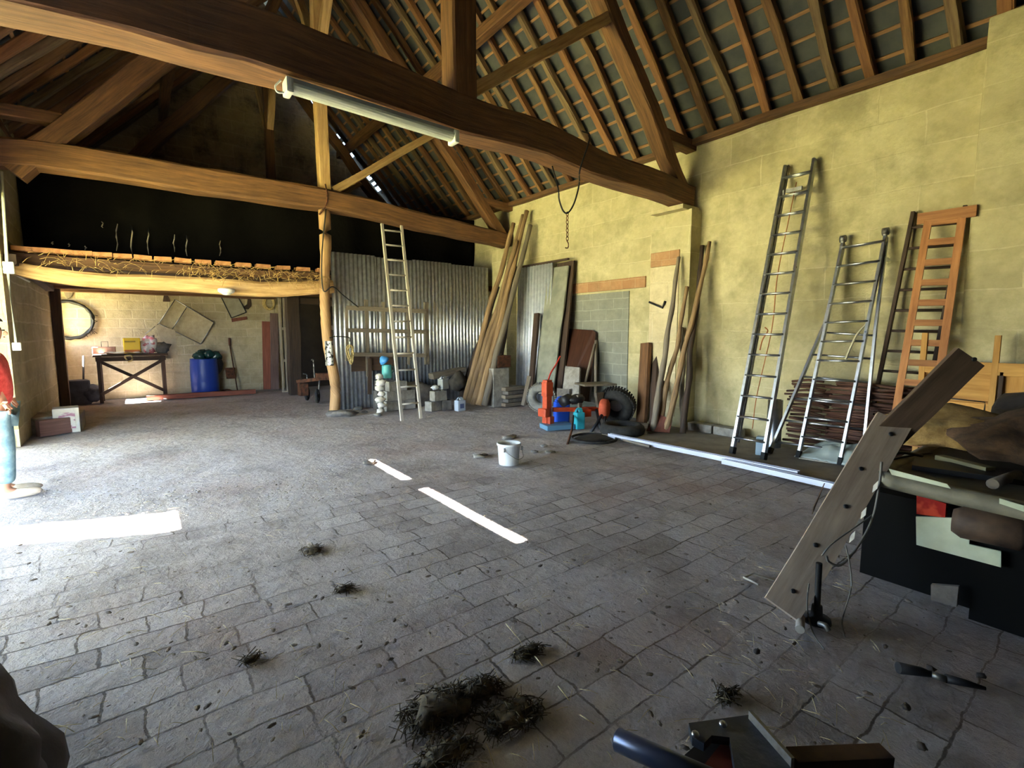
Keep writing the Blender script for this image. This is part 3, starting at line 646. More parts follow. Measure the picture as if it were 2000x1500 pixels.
# chain and cable hanging from the great beam
ch=thing('hanging_chain',px(1108,410,4.58),'rusty chain hung from a loop of black cable under the great beam','chain')
yc=4.72
def cy(u,v): return py(u,v,4.66)
bm=NB(); tube(bm,bez([V((4.42,4.95,3.74)),cy(1090,368),cy(1092,390),cy(1100,412),cy(1110,415),cy(1122,395),cy(1131,360),cy(1133,330),V((4.8,4.66,4.1)),V((4.8,4.8,4.22))]),0.010,8); part(ch,'cable_loop',bm,BLACK)
for k in range(7):
    bm=NB(); p=cy(1108,418+k*8.0); torus(bm,p,0.016,0.005,V((1,0,0)) if k%2 else V((0.2,1,0)),14,6); 
    for v in bm.verts: v.co.z=p.z+(v.co.z-p.z)*1.5
    part(ch,'chain_link',bm,RUST)
bm=NB(); tube(bm,bez([cy(1107,470),cy(1110,476),cy(1109,484),cy(1104,484)]),0.007,6); part(ch,'hook',bm,RUST)
# ============================================================ TUBE LIGHT under the great beam
A=V((1.14,4.70,3.70)); B=V((2.80,4.66,3.64)); d=(B-A).normalized()
t=thing('tube_light',(A+B)/2,'long white fluorescent batten light under the great dark beam','light')
bm=NB(); sweep(bm,[A,B],lambda i,t:[(-.055,.055),(.055,.055),(.055,.01),(-.055,.01)]); part(t,'housing',bm,plain('white_housing','#b9bcb0',0.4))
bm=NB(); sweep(bm,[A+d*0.05,B-d*0.05],lambda i,t:[(0.075*math.cos(a),0.01+0.065*math.sin(a)) for a in [math.pi+math.pi*k/10 for k in range(11)]]); 
m,g,b_=base('ribbed_diffuser',0.35); b_.inputs['Base Color'].default_value=hx('#b9bfae'); tc=g.new('ShaderNodeTexCoord'); wv=g.new('ShaderNodeTexWave'); wv.inputs['Scale'].default_value=14; wv.bands_direction='Y'; g.link(tc.outputs['Object'],wv.inputs[0]); bump(g,b_,wv.outputs[0],0.4,0.004)
part(t,'diffuser',bm,m,'ribbed clear-white cover')
for p,s in ((A,1),(B,-1)):
    bm=NB(); box(bm,p+d*s*0.025+V((0,0,-0.012)),(0.06,0.16,0.13),None,0.02); part(t,'end_cap',bm,plain('white_cap','#cfd2c6',0.45))
bm=NB(); tube(bm,bez([A+V((-.03,0,.03)),A+V((-.07,.02,-.02)),A+V((-.05,.03,-.06)),A+V((.01,.02,-.05))]),0.008,6); part(t,'cable',bm,plain('white_cable','#d8d8d0',0.5))
# ============================================================ CORRUGATED SHEETS
SHEET=metal('corrugated_zinc','#d3d6dc',0.38,0.85,'#b3b5ba')
def corr(bm,a,b,z0,z1,pitch=0.09,amp=0.017,nrm=None,t=0.0015,lean=None):
    a=V(a);b=V(b);L=(b-a).length;d=(b-a)/L;n=V((-d.y,d.x,0)); k=int(L/pitch*8)
    le=lean or V((0,0,0))
    def f(s,q):
        x=s*L; return a+d*x+n*amp*math.sin(2*math.pi*x/pitch)+V((0,0,z0+(z1(s) if callable(z1) else z1-z0+0)*q if False else z0+((z1(s) if callable(z1) else z1)-z0)*q))+le*q
    grid(bm,k,1,f,True,0.003); return bm
t=thing('corrugated_partition',(5.0,10.1,0),'tall corrugated metal partition under the second truss','partition')
xx=[3.16,4.02,4.92,5.84,6.9]
for i in range(4):
    bm=NB(); corr(bm,(xx[i],10.10+0.012*(i%2),0),(xx[i+1]+0.06,10.10+0.012*(i%2),0),0.02,3.2-0.02*(i%2)); part(t,'metal_sheet',bm,SHEET)
for z in (0.5,1.7,2.9):
    bm=NB(); hewn(bm,[V((3.16,10.2,z)),V((6.95,10.2,z))],0.07,0.09,90+int(z*3),0.01,0.1); part(t,'back_rail',bm,DARKW)
t=thing('corrugated_sheet',(7.2,8.5,0),'shiny corrugated sheet standing upright between the bundled poles and the slabs','sheet')
bm=NB(); corr(bm,(7.06,9.15,0),(7.06,7.95,0),0.03,3.08,pitch=0.1,amp=0.03,lean=V((0.08,0,0))); part(t,'metal_sheet',bm,metal('bright_zinc','#e4e8f0',0.5,0.6,'#cfd4de'))
bm=NB(); box(bm,(7.16,8.35,3.11),(0.05,1.7,0.04)); part(t,'top_batten',bm,DARKW)
# ============================================================ BUNDLED POLES leaning into the corner
fe=[(900,786),(908,790),(916,792),(925,795),(935,796),(946,797)]
to=[(972,560,6.95),(1003,436,7.1),(1010,470,6.9),(1022,420,7.15),(1029,412,7.22),(1036,440,7.2)]
labs=['leftmost pole of the bundle, its dark top ending lower','pole of the bundle with the pointed dark tip','pole in the middle of the bundle, partly hidden','pole of the bundle just left of the tallest one','tallest pole of the bundle in the corner','rightmost pole of the bundle, pale at its foot']
for k in range(6):
    f=fl(*fe[k])+V((0,0,.05)); tp=px(*to[k]); 
    pole(f,tp,0.075,0.05,labs[k],30+k,[DARKW,POLE,POLE,POLE,POLE,GREYW][k],group='round poles bundled in the far corner',n=12,j=0.035)
pole(V((6.55,9.3,0.05)),px(1006,520,7.0),0.06,0.045,'dark pole hidden behind the bundle in the corner',41,DARKW,group='round poles bundled in the far corner')
# ============================================================ LIGHT LADDER on the second beam
PW=wood('bleached_wood','#9c9388','#d3cbbf','#7f766b',bs=0.2)
ladder('fruit_ladder','pale narrow ladder leaning on the second tie beam, widening towards its feet',fl(785,822,0.02),fl(822,817,0.02),py(746,437,9.60),py(784,441,9.60),12,PW,0.05,0.04,0.018,skip0=0.075,skip1=0.035,rungm=PW)
# ============================================================ SLATTED RACK before the partition
t=thing('slatted_gate',(4.3,9.95,0.6),'old grey slatted gate leaning on the corrugated partition behind the pale ladder','gate')
yg=9.93
def gz(u,v,y=yg): return py(u,v,y)
for u0,v0,u1,v1,w in ((715,585,719,735,0.07),(677,600,678,705,0.05),(748,590,751,700,0.06),(796,595,798,712,0.05),(832,590,834,712,0.10)):
    bm=NB(); hewn(bm,[gz(u1,v1),gz(u0,v0)],w,0.04,int(u0),0.005,0.1,up=V((0,1,0))); part(t,'upright',bm,GREYW)
for u0,v0,u1,v1,w in ((676,601,832,608,0.09),(676,645,832,648,0.08),(690,692,832,694,0.08)):
    a=gz(u0,v0,yg-0.04);b=gz(u1,v1,yg-0.04); bm=NB(); hewn(bm,[a,b],0.03,w,int(v0),0.006,0.1); part(t,'crossbar',bm,GREYW)
bm=NB(); a=gz(700,712,yg+.03); box(bm,a+V((0.3,0,0.02)),(0.9,0.03,0.32)); part(t,'back_board',bm,DARKW)
bm=NB(); hewn(bm,[gz(722,770,yg-.02),gz(722,700,yg-.02)],0.08,0.04,5,0.003,0.1,up=V((0,1,0))); part(t,'leg',bm,DARKW)
# rope coil on the post
t=thing('rope_coil',py(684,705,9.6),'straw-coloured rope coil hanging beside the crooked post','rope')
bm=NB(); rr=random.Random(3); c=py(684,693,9.62)
for k in range(9):
    w=rr.uniform(0.05,0.09); h=rr.uniform(0.2,0.34); ox=rr.uniform(-.02,.02)
    pts=[c+V((ox+w*math.cos(a)*(0.7+0.3*math.sin(a)),rr.uniform(-.03,.03),-h*0.5+0.16+h*0.62*math.sin(a))) for a in [2*math.pi*i/14 for i in range(15)]]
    tube(bm,bez(pts,2),0.011,6)
part(t,'coil',bm,rough_mat('straw_rope','#8f7a4c','#bda872',30))
bm=NB(); tube(bm,bez([c+V((0,0,0.26)),c+V((-0.02,0,0.34)),V((3.06,9.68,c.z+0.36)),V((2.95,9.66,c.z+.33))]),0.012,6); part(t,'tie',bm,BLACK)
# cable between post and gate
bm=NB(); tube(bm,bez([V((2.97,9.66,3.9)),V((2.86,9.66,3.0)),V((2.87,9.67,2.4)),py(650,560,9.66),py(672,578,9.8),py(700,600,9.85)]),0.012,6); single('black_cable',bm,BLACK,'black cable running down the crooked post towards the slatted gate','cable')
bm=NB(); tube(bm,bez([V((2.975,9.655,4.35)),V((2.98,9.6,4.2)),V((2.97,9.61,4.0)),V((2.90,9.68,3.86)),V((2.86,9.72,3.8))]),0.016,6); single('iron_strap',bm,RUST,'rusty iron strap tying the king post to the second tie beam','strap')
# ============================================================ CONCRETE BLOCKS, CANS
def hollow_block(c,s,rotz,lab,m=CONC,group=None,name='concrete_block'):
    """hollow block, cells open upward when axis z"""
    bm=NB(); R=Matrix.Rotation(rotz,3,'Z'); L,W_,H=s; c=V(c); t=0.035
    for (ox,oy,sx,sy) in ((0,W_/2-t/2,L,t),(0,-W_/2+t/2,L,t),(-L/2+t/2,0,t,W_-2*t),(L/2-t/2,0,t,W_-2*t),(0,0,t,W_-2*t)):
        box(bm,c+R@V((ox,oy,0)),(sx,sy,H),R)
    return single(name,bm,m,lab,'block',group)
GB_='concrete blocks in front of the partition'
bl=[(757,800,0,'bottom block at the left end of the block pile',0),(775,803,0,'bottom block under the pale ladder foot',0.1),(798,800,0,'bottom block between the ladder rails',-0.05),
(757,800,.2,'second-course block at the left end of the pile',0.05),(778,802,.2,'second-course block behind the ladder rail',0),(798,800,.2,'second-course block between the ladder rails',0.1),
(760,800,.4,'top block at the left end of the pile, carrying the blue can',0),(782,802,.4,'top block right of the blue can',0.05),
(852,803,0,'block standing alone right of the ladder, near one',0.3),(874,800,0,'block standing beside the clear canister',-0.1),(862,802,.2,'block on top of the two right of the ladder',0.1),(845,790,0.2,'tilted block right of the ladder',0.4)]
for k,(u,v,z,lab,r) in enumerate(bl):
    f=fl(u,v); 
    if k>=8: f=fl(u,v); f.y+=0.12
    else: f.y+=0.18
    hollow_block((f.x,f.y,0.10+z),(0.4 if k<8 else 0.3,0.19,0.195),r+(math.pi/2 if k in(9,) else 0),lab,CONC if k%3 else CONCD,GB_)
# light broken end column (cut ends of hollow blocks)
bm=NB(); LC=rough_mat('pale_broken_concrete','#bcb4a8','#dcd5ca',10)
for k in range(7):
    p=py(747-1.5*k*0.3 + (k%2)*3,801-k*11.0,9.25); blob(bm,p+V((-.04,0,-.01)),(0.075+0.02*(k%3),0.08,0.062),k+3,0.5,2.5,2)
single('broken_block_edge',bm,LC,'pale jagged broken block ends at the left side of the block pile','rubble')
bm=NB(); f=py(757,738,9.52); z0=f.z
def can(bm,c,r,h,n=24): lathe(bm,[(0,0),(r*.96,0),(r,0.01),(r,h-.03),(r*.9,h),(0,h)],c,n)
t=thing('watering_can',(4.02,9.42,0.6),'turquoise can with a tilted blue lid standing on top of the block pile','can')
base_=py(756,738,9.42); bm=NB(); can(bm,base_,0.10,0.27); part(t,'body',bm,plain('turquoise','#4f9d9c',0.5))
bm=NB(); lathe(bm,[(0,0.1),(0.03,0.1),(0.09,0.03),(0.105,-.02),(0.09,-.03),(0,-.03)],base_+V((-.05,0,0.35)),20,Matrix.Rotation(-0.7,3,'Y')); part(t,'lid',bm,plain('sky_blue','#3d86c4',0.5),'sky-blue tilted lid')
bm=NB(); tube(bm,bez([base_+V((.09,0,.08)),base_+V((.15,0,.14)),base_+V((.13,0,.22)),base_+V((.09,0,.24))]),0.01,6); part(t,'handle',bm,plain('turquoise','#4f9d9c'))
def canister(c,s,m,lab,rotz=0,name='canister',group=None,mcap=None,lb=None):
    c=V(c); R=Matrix.Rotation(rotz,3,'Z'); t=thing(name,c,lab,'canister',group); L,W_,H=s
    bm=NB(); box(bm,c+V((0,0,H*.42)),(L,W_,H*.84),R,min(L,W_)*0.16); box(bm,c+R@V((L*.12,0,H*.9)),(L*.5,W_*.45,H*.16),R,W_*.12); part(t,'body',bm,m)
    bm=NB(); P=[c+R@V((-L*.3,0,H*.8)),c+R@V((-L*.27,0,H*.99)),c+R@V((L*.25,0,H*1.0)),c+R@V((L*.33,0,H*.8))]; tube(bm,bez(P,5),W_*.1,8); part(t,'handle',bm,m)
    bm=NB(); lathe(bm,[(0,0),(W_*.17,0),(W_*.17,H*.08),(0,H*.08)],c+R@V((-L*.36,0,H*.84)),14); part(t,'cap',bm,mcap or m)
    if lb: bm=NB(); box(bm,c+R@V((0,-W_/2-0.003,H*.4)),(L*.5,0.004,H*.35),R); part(t,'sticker',bm,lb,'blue-grey printed sticker')
    return t
canister(fl(901,803,0.0)+V((0,0.05,0)),(0.20,0.14,0.27),plain('clear_plastic','#b9c3d2',0.4,0,**{'Transmission Weight':0.15}),'translucent whitish canister on the floor beside the round poles',0.1,mcap=plain('grey_cap','#8a8f98'),lb=plain('sticker_blue','#5a6488'))
canister(py(866,760,8.87),(0.2,0.15,0.26),plain('grey_plastic','#8f918f',0.5),'grey canister on top of the blocks right of the ladder',0.3,mcap=plain('white_cap2','#dddddd'))
bm=NB(); blob(bm,py(850,757,8.85),(0.09,0.06,0.05),5,0.5,2,2); single('white_rag',bm,plain('white_rag','#cfd2d6',0.8),'small white rag on the blocks beside the grey canister','rag')
# boards and dark sacks behind
bm=NB(); hewn(bm,[py(842,735,9.7),py(905,722,9.7)],0.25,0.12,8,0.02); single('old_timber',bm,GREYW,'short grey timber lying behind the blocks and the grey canister','timber')
bm=NB(); blob(bm,py(895,745,9.6)+V((0.0,0,0.0)),(0.22,0.15,0.22),7,0.3,2); single('dark_sack',bm,rough_mat('sack_dark','#3a352f','#4f483f',8),'dark sack between the blocks and the bundled poles','sack')
bm=NB(); blob(bm,V((4.75,9.75,0.26)),(0.55,0.2,0.28),9,0.3,2); single('rubble_heap',bm,CONCD,'grey rubble heap against the partition behind the ladder','rubble')
# rubble at the foot of the partition
RB=[(668,812,.16,'long grey stone slab at the foot of the crooked post'),(700,800,.09,'grey rubble chunk right of the long slab'),(712,806,.06,'small rubble chunk under the partition'),(738,812,.07,'rubble chunk before the broken block ends'),(690,797,.05,'small pale chunk against the partition foot')]
for k,(u,v,s,lab) in enumerate(RB):
    f=fl(u,v); bm=NB(); blob(bm,f+V((0,0,s*.3)),(s*(2.0 if k==0 else 1.2),s,s*.45),k+11,0.5,1.6,2,Matrix.Rotation(-0.6 if k==0 else k,3,'Z')); single('rubble_stone',bm,CONC if k%2 else CONCD,lab,'stone','rubble at the partition foot')
for k,(u,v,s,lab) in enumerate([(992,856,.07,'stone chip behind the white bucket'),(1003,853,.05,'dark chip behind the white bucket, right of another'),(935,893,.06,'stone chip left of the white bucket'),(946,889,.035,'tiny chip left of the bucket, further one'),(1062,872,.05,'stone chip right of the white bucket'),(1045,883,.04,'small chip close to the bucket handle'),(1075,884,.05,'chip right of the bucket, nearest the shadow'),(720,905,.07,'dark clod at the far end of the sunlit streak'),(1388,862,.05,'clod beside the foot of the poles')]):
    f=fl(u,v); bm=NB(); blob(bm,f+V((0,0,s*.25)),(s*1.5,s,s*.4),k+31,0.6,1.6,2,Matrix.Rotation(k,3,'Z')); single('stone_chip',bm,CONC if k%2==0 else CONCD,lab,'stone','chips around the bucket')
# brick/board stack in the corner
t=thing('corner_stack',fl(985,795),'stack of grey slabs and boards topped by a rusty tin, in the far corner','stack')
o=fl(985,797); o=V((6.25,8.62,0))
for k in range(5):
    bm=NB(); box(bm,o+V((0.25+0.03*(k%2),0.05,0.05+k*0.085)),(0.55,0.5,0.075),Matrix.Rotation(0.1*(k%2),3,'Z'),0.01); part(t,'slab',bm,CONCD if k%2 else GREYW)
bm=NB(); box(bm,o+V((-0.02,0.1,0.42)),(0.42,0.3,0.84),None,0.012); part(t,'upright_slab',bm,CONC)
bm=NB(); box(bm,o+V((0.1,0.15,0.98)),(0.36,0.3,0.26),None,0.015); part(t,'rusty_tin',bm,RUST)
# ============================================================ SLABS AGAINST THE RIGHT WALL
SLAB=rough_mat('pale_slab','#77786c','#969586',3,0.9)
def xslab(u0,v0,u1,v1,w,th,lab,m,x0=6.9,x1=7.15,**k):
    a=px(u0,v0,x0);b=px(u1,v1,x1); a.z=max(a.z,0.03); return board(a,b,w,th,lab,m,(0,1,0),**k)
GS='slabs and boards leaning on the right wall behind the orange machine'
xslab(1062,770,1091,522,0.62,0.05,'tall pale grey slab leaning on the wall behind the orange machine',SLAB,6.85,7.2,name='stone_slab',cat='slab',jit=0.02,cham=0.3)
xslab(1082,770,1106,512,0.50,0.04,'tall dark board just right of the pale grey slab',DARKW,6.95,7.3,group=GS)
xslab(1092,770,1116,510,0.10,0.05,'narrow dark batten at the right edge of the tall boards',DARKW,6.95,7.33,group=GS)
xslab(1035,790,1049,612,0.14,0.06,'dark rough post before the shiny corrugated sheet',DARKW,6.7,6.95)
xslab(1022,795,1035,735,0.12,0.05,'short pale post leaning left of the grey tyre',GREYW,6.6,6.75)
t=thing('table_top',px(1135,780,6.9),'brown glossy table top leaning upright in front of the blocked doorway','table top')
a=px(1128,790,6.85);a.z=0.04; 
bm=NB(); r0=px(1103,655,7.05); 
def quad(bm,pts,th,nx=(1,0,0)):
    P=[V(p) for p in pts]; n=(P[1]-P[0]).cross(P[2]-P[0]).normalized(); A=[bm.verts.new(p) for p in P]; B=[bm.verts.new(p+n*th) for p in P]; uv=UVL(bm)
    fs=[bm.faces.new(A),bm.faces.new(list(reversed(B)))]+[bm.faces.new((A[(k+1)%len(A)],A[k],B[k],B[(k+1)%len(A)])) for k in range(len(A))]
    for f in fs:
        for lp in f.loops: d=lp.vert.co-P[0]; lp[uv].uv=(d.dot((P[1]-P[0]).normalized()),d.dot((P[-1]-P[0]).normalized()))
    return bm
quad(bm,[px(1112,642,7.3),px(1158,645,7.3),px(1163,650,7.3),px(1150,785,6.9),px(1100,775,6.9)],0.05)
part(t,'top',bm,wood('varnished_brown','#3c241a','#5a382a','#2e1b13',rough=0.3,bs=0.1))
bm=NB(); tube(bm,[px(1164,665,7.2),px(1163,775,6.95)],0.03,6); tube(bm,[px(1162,672,7.15),px(1142,750,6.85)],0.028,6); part(t,'trestle_leg',bm,GREYW,'grey trestle legs')
bm=NB(); quad(bm,[px(1104,715,6.75),px(1132,718,6.75),px(1130,785,6.5),px(1096,785,6.5)],0.04); single('grey_board',bm,CONC,'short light grey board before the brown table top','board')
bm=NB(); quad(bm,[px(1088,758,6.5),px(1112,760,6.5),px(1110,800,6.4),px(1086,800,6.4)],0.04); single('grey_board',bm,CONCD,'low light grey board behind the blue jerrycan','board')
def tyre(c,R,r,axis,lab,m=RUBBER,hub=None):
    t=thing('tyre',c,lab,'tyre'); bm=NB(); torus(bm,c,R-r,r,V(axis),36,12,1.25)
    part(t,'rubber',bm,m)
    bm=NB(); q=V((0,0,1)).rotation_difference(V(axis).normalized()).to_matrix()
    for k in range(40):
        a=2*math.pi*k/40; p=q@V((math.cos(a)*(R-0.002),math.sin(a)*(R-0.002),0)); rr=q@Matrix.Rotation(a,3,'Z'); box(bm,V(c)+p,(0.02,0.03,r*1.7),rr)
    part(t,'tread',bm,m)
    if hub:
        bm=NB(); lathe(bm,[(0,0.0),(R*.3,0.0),(R*.45,-.03),(R*.6,-.05)],c,24,q); part(t,'wheel_disc',bm,hub,'grey steel wheel disc')
    return t
tyre(px(1058,776,6.35),0.29,0.09,(1,0.75,0.15),'grey dusty tyre standing left of the orange machine',rough_mat('dusty_rubber','#6a6862','#8d8a83',8))
tyre(px(1203,792,6.62),0.33,0.11,(1,0.5,0.35),'big black tyre leaning right of the orange machine',RUBBER,plain('grey_disc','#8d8f90',0.5,0.5))
bm=NB(); torus(bm,fl(1215,838,0.09),0.27,0.085,V((0,0,1)),32,10,1.1); o=single('tyre',bm,RUBBER,'black tyre lying flat under the leaning black tyre','tyre')
# ============================================================ ORANGE MACHINE
OR=rough_mat('orange_paint','#a83a1a','#c24c24',9,0.5,bs=0.1)
m0=fl(1070,838); 
t=thing('log_splitter',m0,'orange workshop machine with upright column, bench and disc, on the dirt floor','machine')
Pm=V((5.5,6.15,0))
def mp(u,v,y): return py(u,v,y)
bm=NB(); a=py(1068,830,6.15); b=py(1069,742,6.15); sweep(bm,[a,b],lambda i,t:[(-.055,-.055),(.055,-.055),(.055,.055),(-.055,.055)],up=V((0,1,0))); box(bm,py(1069,760,6.15),(0.15,0.13,0.24),None,.01); part(t,'column',bm,OR)
bm=NB(); box(bm,py(1062,806,6.15),(0.1,0.2,0.14),None,.02); box(bm,py(1073,822,6.1),(0.1,0.14,0.16),None,.01); part(t,'bracket',bm,OR)
bm=NB(); tube(bm,bez([py(1070,745,6.15),py(1076,728,6.2),py(1086,712,6.25),py(1094,696,6.3)]),0.014,8); part(t,'lever',bm,plain('red_lever','#c2352a'),'thin red lever')
bm=NB(); a=py(1080,800,6.12); b=py(1180,798,5.8); sweep(bm,[a,b],lambda i,t:[(-.035,-.035),(.035,-.035),(.035,.035),(-.035,.035)]); part(t,'cross_bar',bm,OR)
bm=NB(); c=(py(1125,806,5.85)+py(1150,806,5.85))/2; box(bm,c,(0.26,0.16,0.13),Matrix.Rotation(-0.3,3,'Z'),.01); part(t,'beam_box',bm,OR)
bm=NB(); lathe(bm,[(0,-.06),(0.15,-.06),(0.17,-.03),(0.17,0.05),(0.12,.08),(0,.08)],py(1180,798,5.65),28,Matrix.Rotation(math.pi/2,3,'X')@Matrix.Rotation(0.5,3,'Y')); part(t,'drum',bm,rough_mat('faded_orange','#a8452c','#c65b3c',9))
bm=NB(); tube(bm,[py(1120,812,5.8),py(1117,840,5.5),py(1108,868,5.08)],0.017,8); part(t,'prop_rod',bm,RUST)
for (u0,v0,y0,u1,v1,y1) in ((1165,800,5.75,1172,850,5.5),(1182,805,5.6,1180,852,5.45),(1152,848,5.55,1182,800,5.6)):
    bm=NB(); q=py(u1,v1,y1); q.z=max(q.z,0.02); tube(bm,[py(u0,v0,y0),q],0.025,8); part(t,'leg',bm,BLACK)
bm=NB(); box(bm,py(1163,750,5.95),(0.62,0.42,0.035),Matrix.Rotation(-0.35,3,'Z'),.01); part(t,'table',bm,rough_mat('table_steel','#5f564a','#7d7364',9,0.6))
bm=NB(); prism(bm,[(-.04,0),(.04,0),(.10,.26),(-.10,.26)],py(1172,796,5.75),(1,0,0),(0,0,1),.05); prism(bm,[(-.10,.0),(-.04,0),(-.02,.22),(-.14,.22)],py(1140,796,5.8),(1,0,0),(0,0,1),.04); part(t,'pedestal',bm,rough_mat('table_steel','#5f564a','#7d7364'))
bm=NB(); blob(bm,py(1125,780,5.9),(0.17,0.13,0.09),4,0.3,2,2); lathe(bm,[(0,-.08),(.09,-.08),(.09,.08),(0,.08)],py(1105,782,5.95),18,Matrix.Rotation(1.3,3,'Y')); part(t,'motor',bm,BLACK)
bm=NB(); a=fl(1068,836,0.02); box(bm,fl(1088,832,0.05),(0.5,0.32,0.08),Matrix.Rotation(-0.3,3,'Z'),.01); single('blue_tray',bm,plain('tray_blue','#5f8aa6',0.5),'flat pale blue tray under the orange column','tray')
canister(fl(1105,831,0.0)+V((0.1,.22,0)),(0.26,0.18,0.46),plain('cobalt_plastic','#1f4fc0',0.4),'cobalt blue jerrycan under the orange cross bar',-0.4,'jerrycan')
canister(fl(1139,840,0.0)+V((0.02,.12,0)),(0.16,0.14,0.34),plain('teal_plastic','#2f9fae',0.45),'teal canister right of the cobalt blue jerrycan',-0.3)
bm=NB(); torus(bm,fl(1160,856,0.03),0.33,0.02,V((0,0,1)),36,8); blob(bm,fl(1160,856,0.02),(0.33,0.25,0.03),5,0.2,2,2); single('rubber_mat',bm,RUBBER,'black round mat lying in front of the orange machine legs','mat')
# ============================================================ WHITE BUCKET
c=fl(1004,911,0.0)+V((0.02,0.13,0.0)); c.z=0.002
t=thing('white_bucket',c,'white plastic bucket with wire handle standing alone mid-floor','bucket')
WP_=plain('white_plastic','#dfe3e6',0.4); bm=NB(); lathe(bm,[(0,0.0),(0.118,0),(0.122,0.01),(0.138,0.235),(0.147,0.237),(0.148,0.262),(0.140,0.265),(0.132,0.235),(0.117,0.015),(0,0.012)],c,40); part(t,'pail',bm,WP_)
bm=NB(); A_=c+V((-0.125,-0.075,0.2)); B_=c+V((0.12,-0.10,0.2)); tube(bm,bez([A_,c+V((-0.09,-0.14,.15)),c+V((0.0,-0.175,.09)),c+V((0.09,-0.16,.10)),c+V((.13,-0.11,.13)),B_]),0.0035,6); part(t,'handle',bm,STEEL,'thin wire handle')
for p in (A_,B_): bm=NB(); box(bm,p,(0.035,0.02,0.05),None,.006); part(t,'handle_lug',bm,WP_)
# ============================================================ FAR ROOM UNDER THE LOFT
def bk(u,v,y=YB-0.02): return py(u,v,y)
t=thing('work_table',(-0.15,14.8,0),'dark wooden table with crossed braces, laden with boxes, before the far wall','table')
TZ=py(180,695,14.6).z; xa=py(180,695,14.5).x; xb=py(328,692,14.5).x; yt=14.75
bm=NB(); box(bm,((xa+xb)/2,yt,TZ),(xb-xa,0.62,0.05),None,.01); part(t,'table_top',bm,DARKW)
for x in (xa+.1,xb-.1):
    for y in (yt-.24,yt+.24): bm=NB(); box(bm,(x,y,(TZ-.03)/2),(0.07,0.07,TZ-.03)); part(t,'leg',bm,DARKW)
for s in (1,-1):
    bm=NB(); x0_,x1_=(xa+.1,xb-.1) if s>0 else (xb-.1,xa+.1); hewn(bm,[V((x0_,yt-.26+.03*s,TZ-.12)),V((x1_,yt-.26+.03*s,0.2))],0.04,0.07,s+4,0.003); part(t,'brace',bm,DARKW)
bm=NB(); box(bm,((xa+xb)/2,yt-.27,TZ-.08),(xb-xa-.1,.03,.1)); part(t,'apron',bm,DARKW)
zt=TZ+0.026
def on(u,dy=0): return V((py(u,690,yt+dy).x,yt+dy,zt))
t=thing('toolbox',on(205),'dull red toolbox with thin handle on the left of the work table','toolbox')
bm=NB(); box(bm,on(204)+V((0,0,.09)),(0.42,0.2,0.16),None,.015); part(t,'box',bm,rough_mat('dull_red','#86655a','#9b786b',8))
bm=NB(); c=on(206)+V((0,0,.17)); tube(bm,[c+V((-.06,0,0)),c+V((-.06,0,.12)),c+V((.06,0,.12)),c+V((.06,0,0))],0.006,6); part(t,'handle',bm,BLACK)
t=thing('yellow_tin',on(260),'bright yellow rectangular tin with darker band on the work table','tin')
c=on(259); bm=NB(); box(bm,c+V((0,0,.19)),(0.32,0.22,0.36),None,.02); part(t,'body',bm,plain('tin_yellow','#e8c417',0.4))
bm=NB(); box(bm,c+V((0,-.113,.06)),(0.29,.004,.07)); part(t,'band',bm,plain('tin_orange','#c9701d',0.5),'orange-brown band')
bm=NB(); box(bm,c+V((-.03,-.113,.29)),(0.2,.004,.035)); part(t,'print',bm,plain('tin_print','#a58a20',0.5))
bm=NB(); c=on(292); blob(bm,c+V((0,0,.19)),(0.17,0.13,0.22),6,0.5,1.8,3,None,-0.86); m,g,b=base('printed_bag',0.5); tc=g.new('ShaderNodeTexCoord'); g.link(mixc(g,ramp(g,noisen(g,tc.outputs['Object'],9,3),0.5,0.56),hx('#d9d3d6'),hx('#c46f78')),b.inputs['Base Color'])
single('plastic_bag',bm,m,'white and pink plastic bag standing right of the yellow tin','bag')
bm=NB(); blob(bm,on(318)+V((0,0,.13)),(0.16,.12,.14),8,.4,2,2); single('grey_bag',bm,rough_mat('grey_bag_m','#5d5a58','#77736f'),'small dark grey bag at the right end of the work table','bag')
bm=NB(); c=on(235,-.2)
def fc(s,q):
    x=c.x+(s-.5)*0.75; y=c.y-.15+q*.3; return V((x,y,zt+.02+.035*noise.noise((x*5,y*6,3))+.02))
grid(bm,20,8,fc,True,.006); single('crumpled_cloth',bm,rough_mat('cloth_beige','#a0968a','#bdb3a5'),'crumpled beige cloth along the front edge of the work table','cloth')
bm=NB(); tube(bm,bez([py(248,703,yt-.36),py(244,696,yt-.37),py(256,694,yt-.37),py(258,703,yt-.37),py(250,707,yt-.37)]),.02,6); single('rope_loop',bm,rough_mat('straw_rope','#8f7a4c','#bda872'),'small loop of rope hanging over the table front','rope')
# barrel with bag
c=V((py(403,750,14.7).x,14.96,0)); rB=0.31
t=thing('blue_barrel',c,'blue plastic barrel standing in front of the far wall','barrel')
zb=py(403,702,14.4).z
bm=NB(); lathe(bm,[(0,0),(rB*.93,0),(rB,.04),(rB*1.02,zb*.33),(rB,zb*.36),(rB*1.02,zb*.4),(rB*1.02,zb*.7),(rB*.97,zb*.97),(rB*.99,zb),(rB*.9,zb),(0,zb-.03)],c,36); part(t,'drum',bm,plain('barrel_blue','#1d3f9c',0.4))
bm=NB(); 
for k in range(5): blob(bm,c+V((-.1+.09*k-.05*(k%2),-.1+.06*(k%3),zb+.06+.05*(k%2))),(.14,.13,.12),k+2,.6,2.2,2)
single('green_bag',bm,plain('bag_green','#24443f',0.25),'shiny dark green plastic bags heaped on the blue barrel','bag')
bm=NB(); blob(bm,c+V((.28,.1,zb-.15)),(.16,.14,.3),4,.3,2,2); single('black_bag',bm,BLACK,'black bag hanging behind the blue barrel','bag')
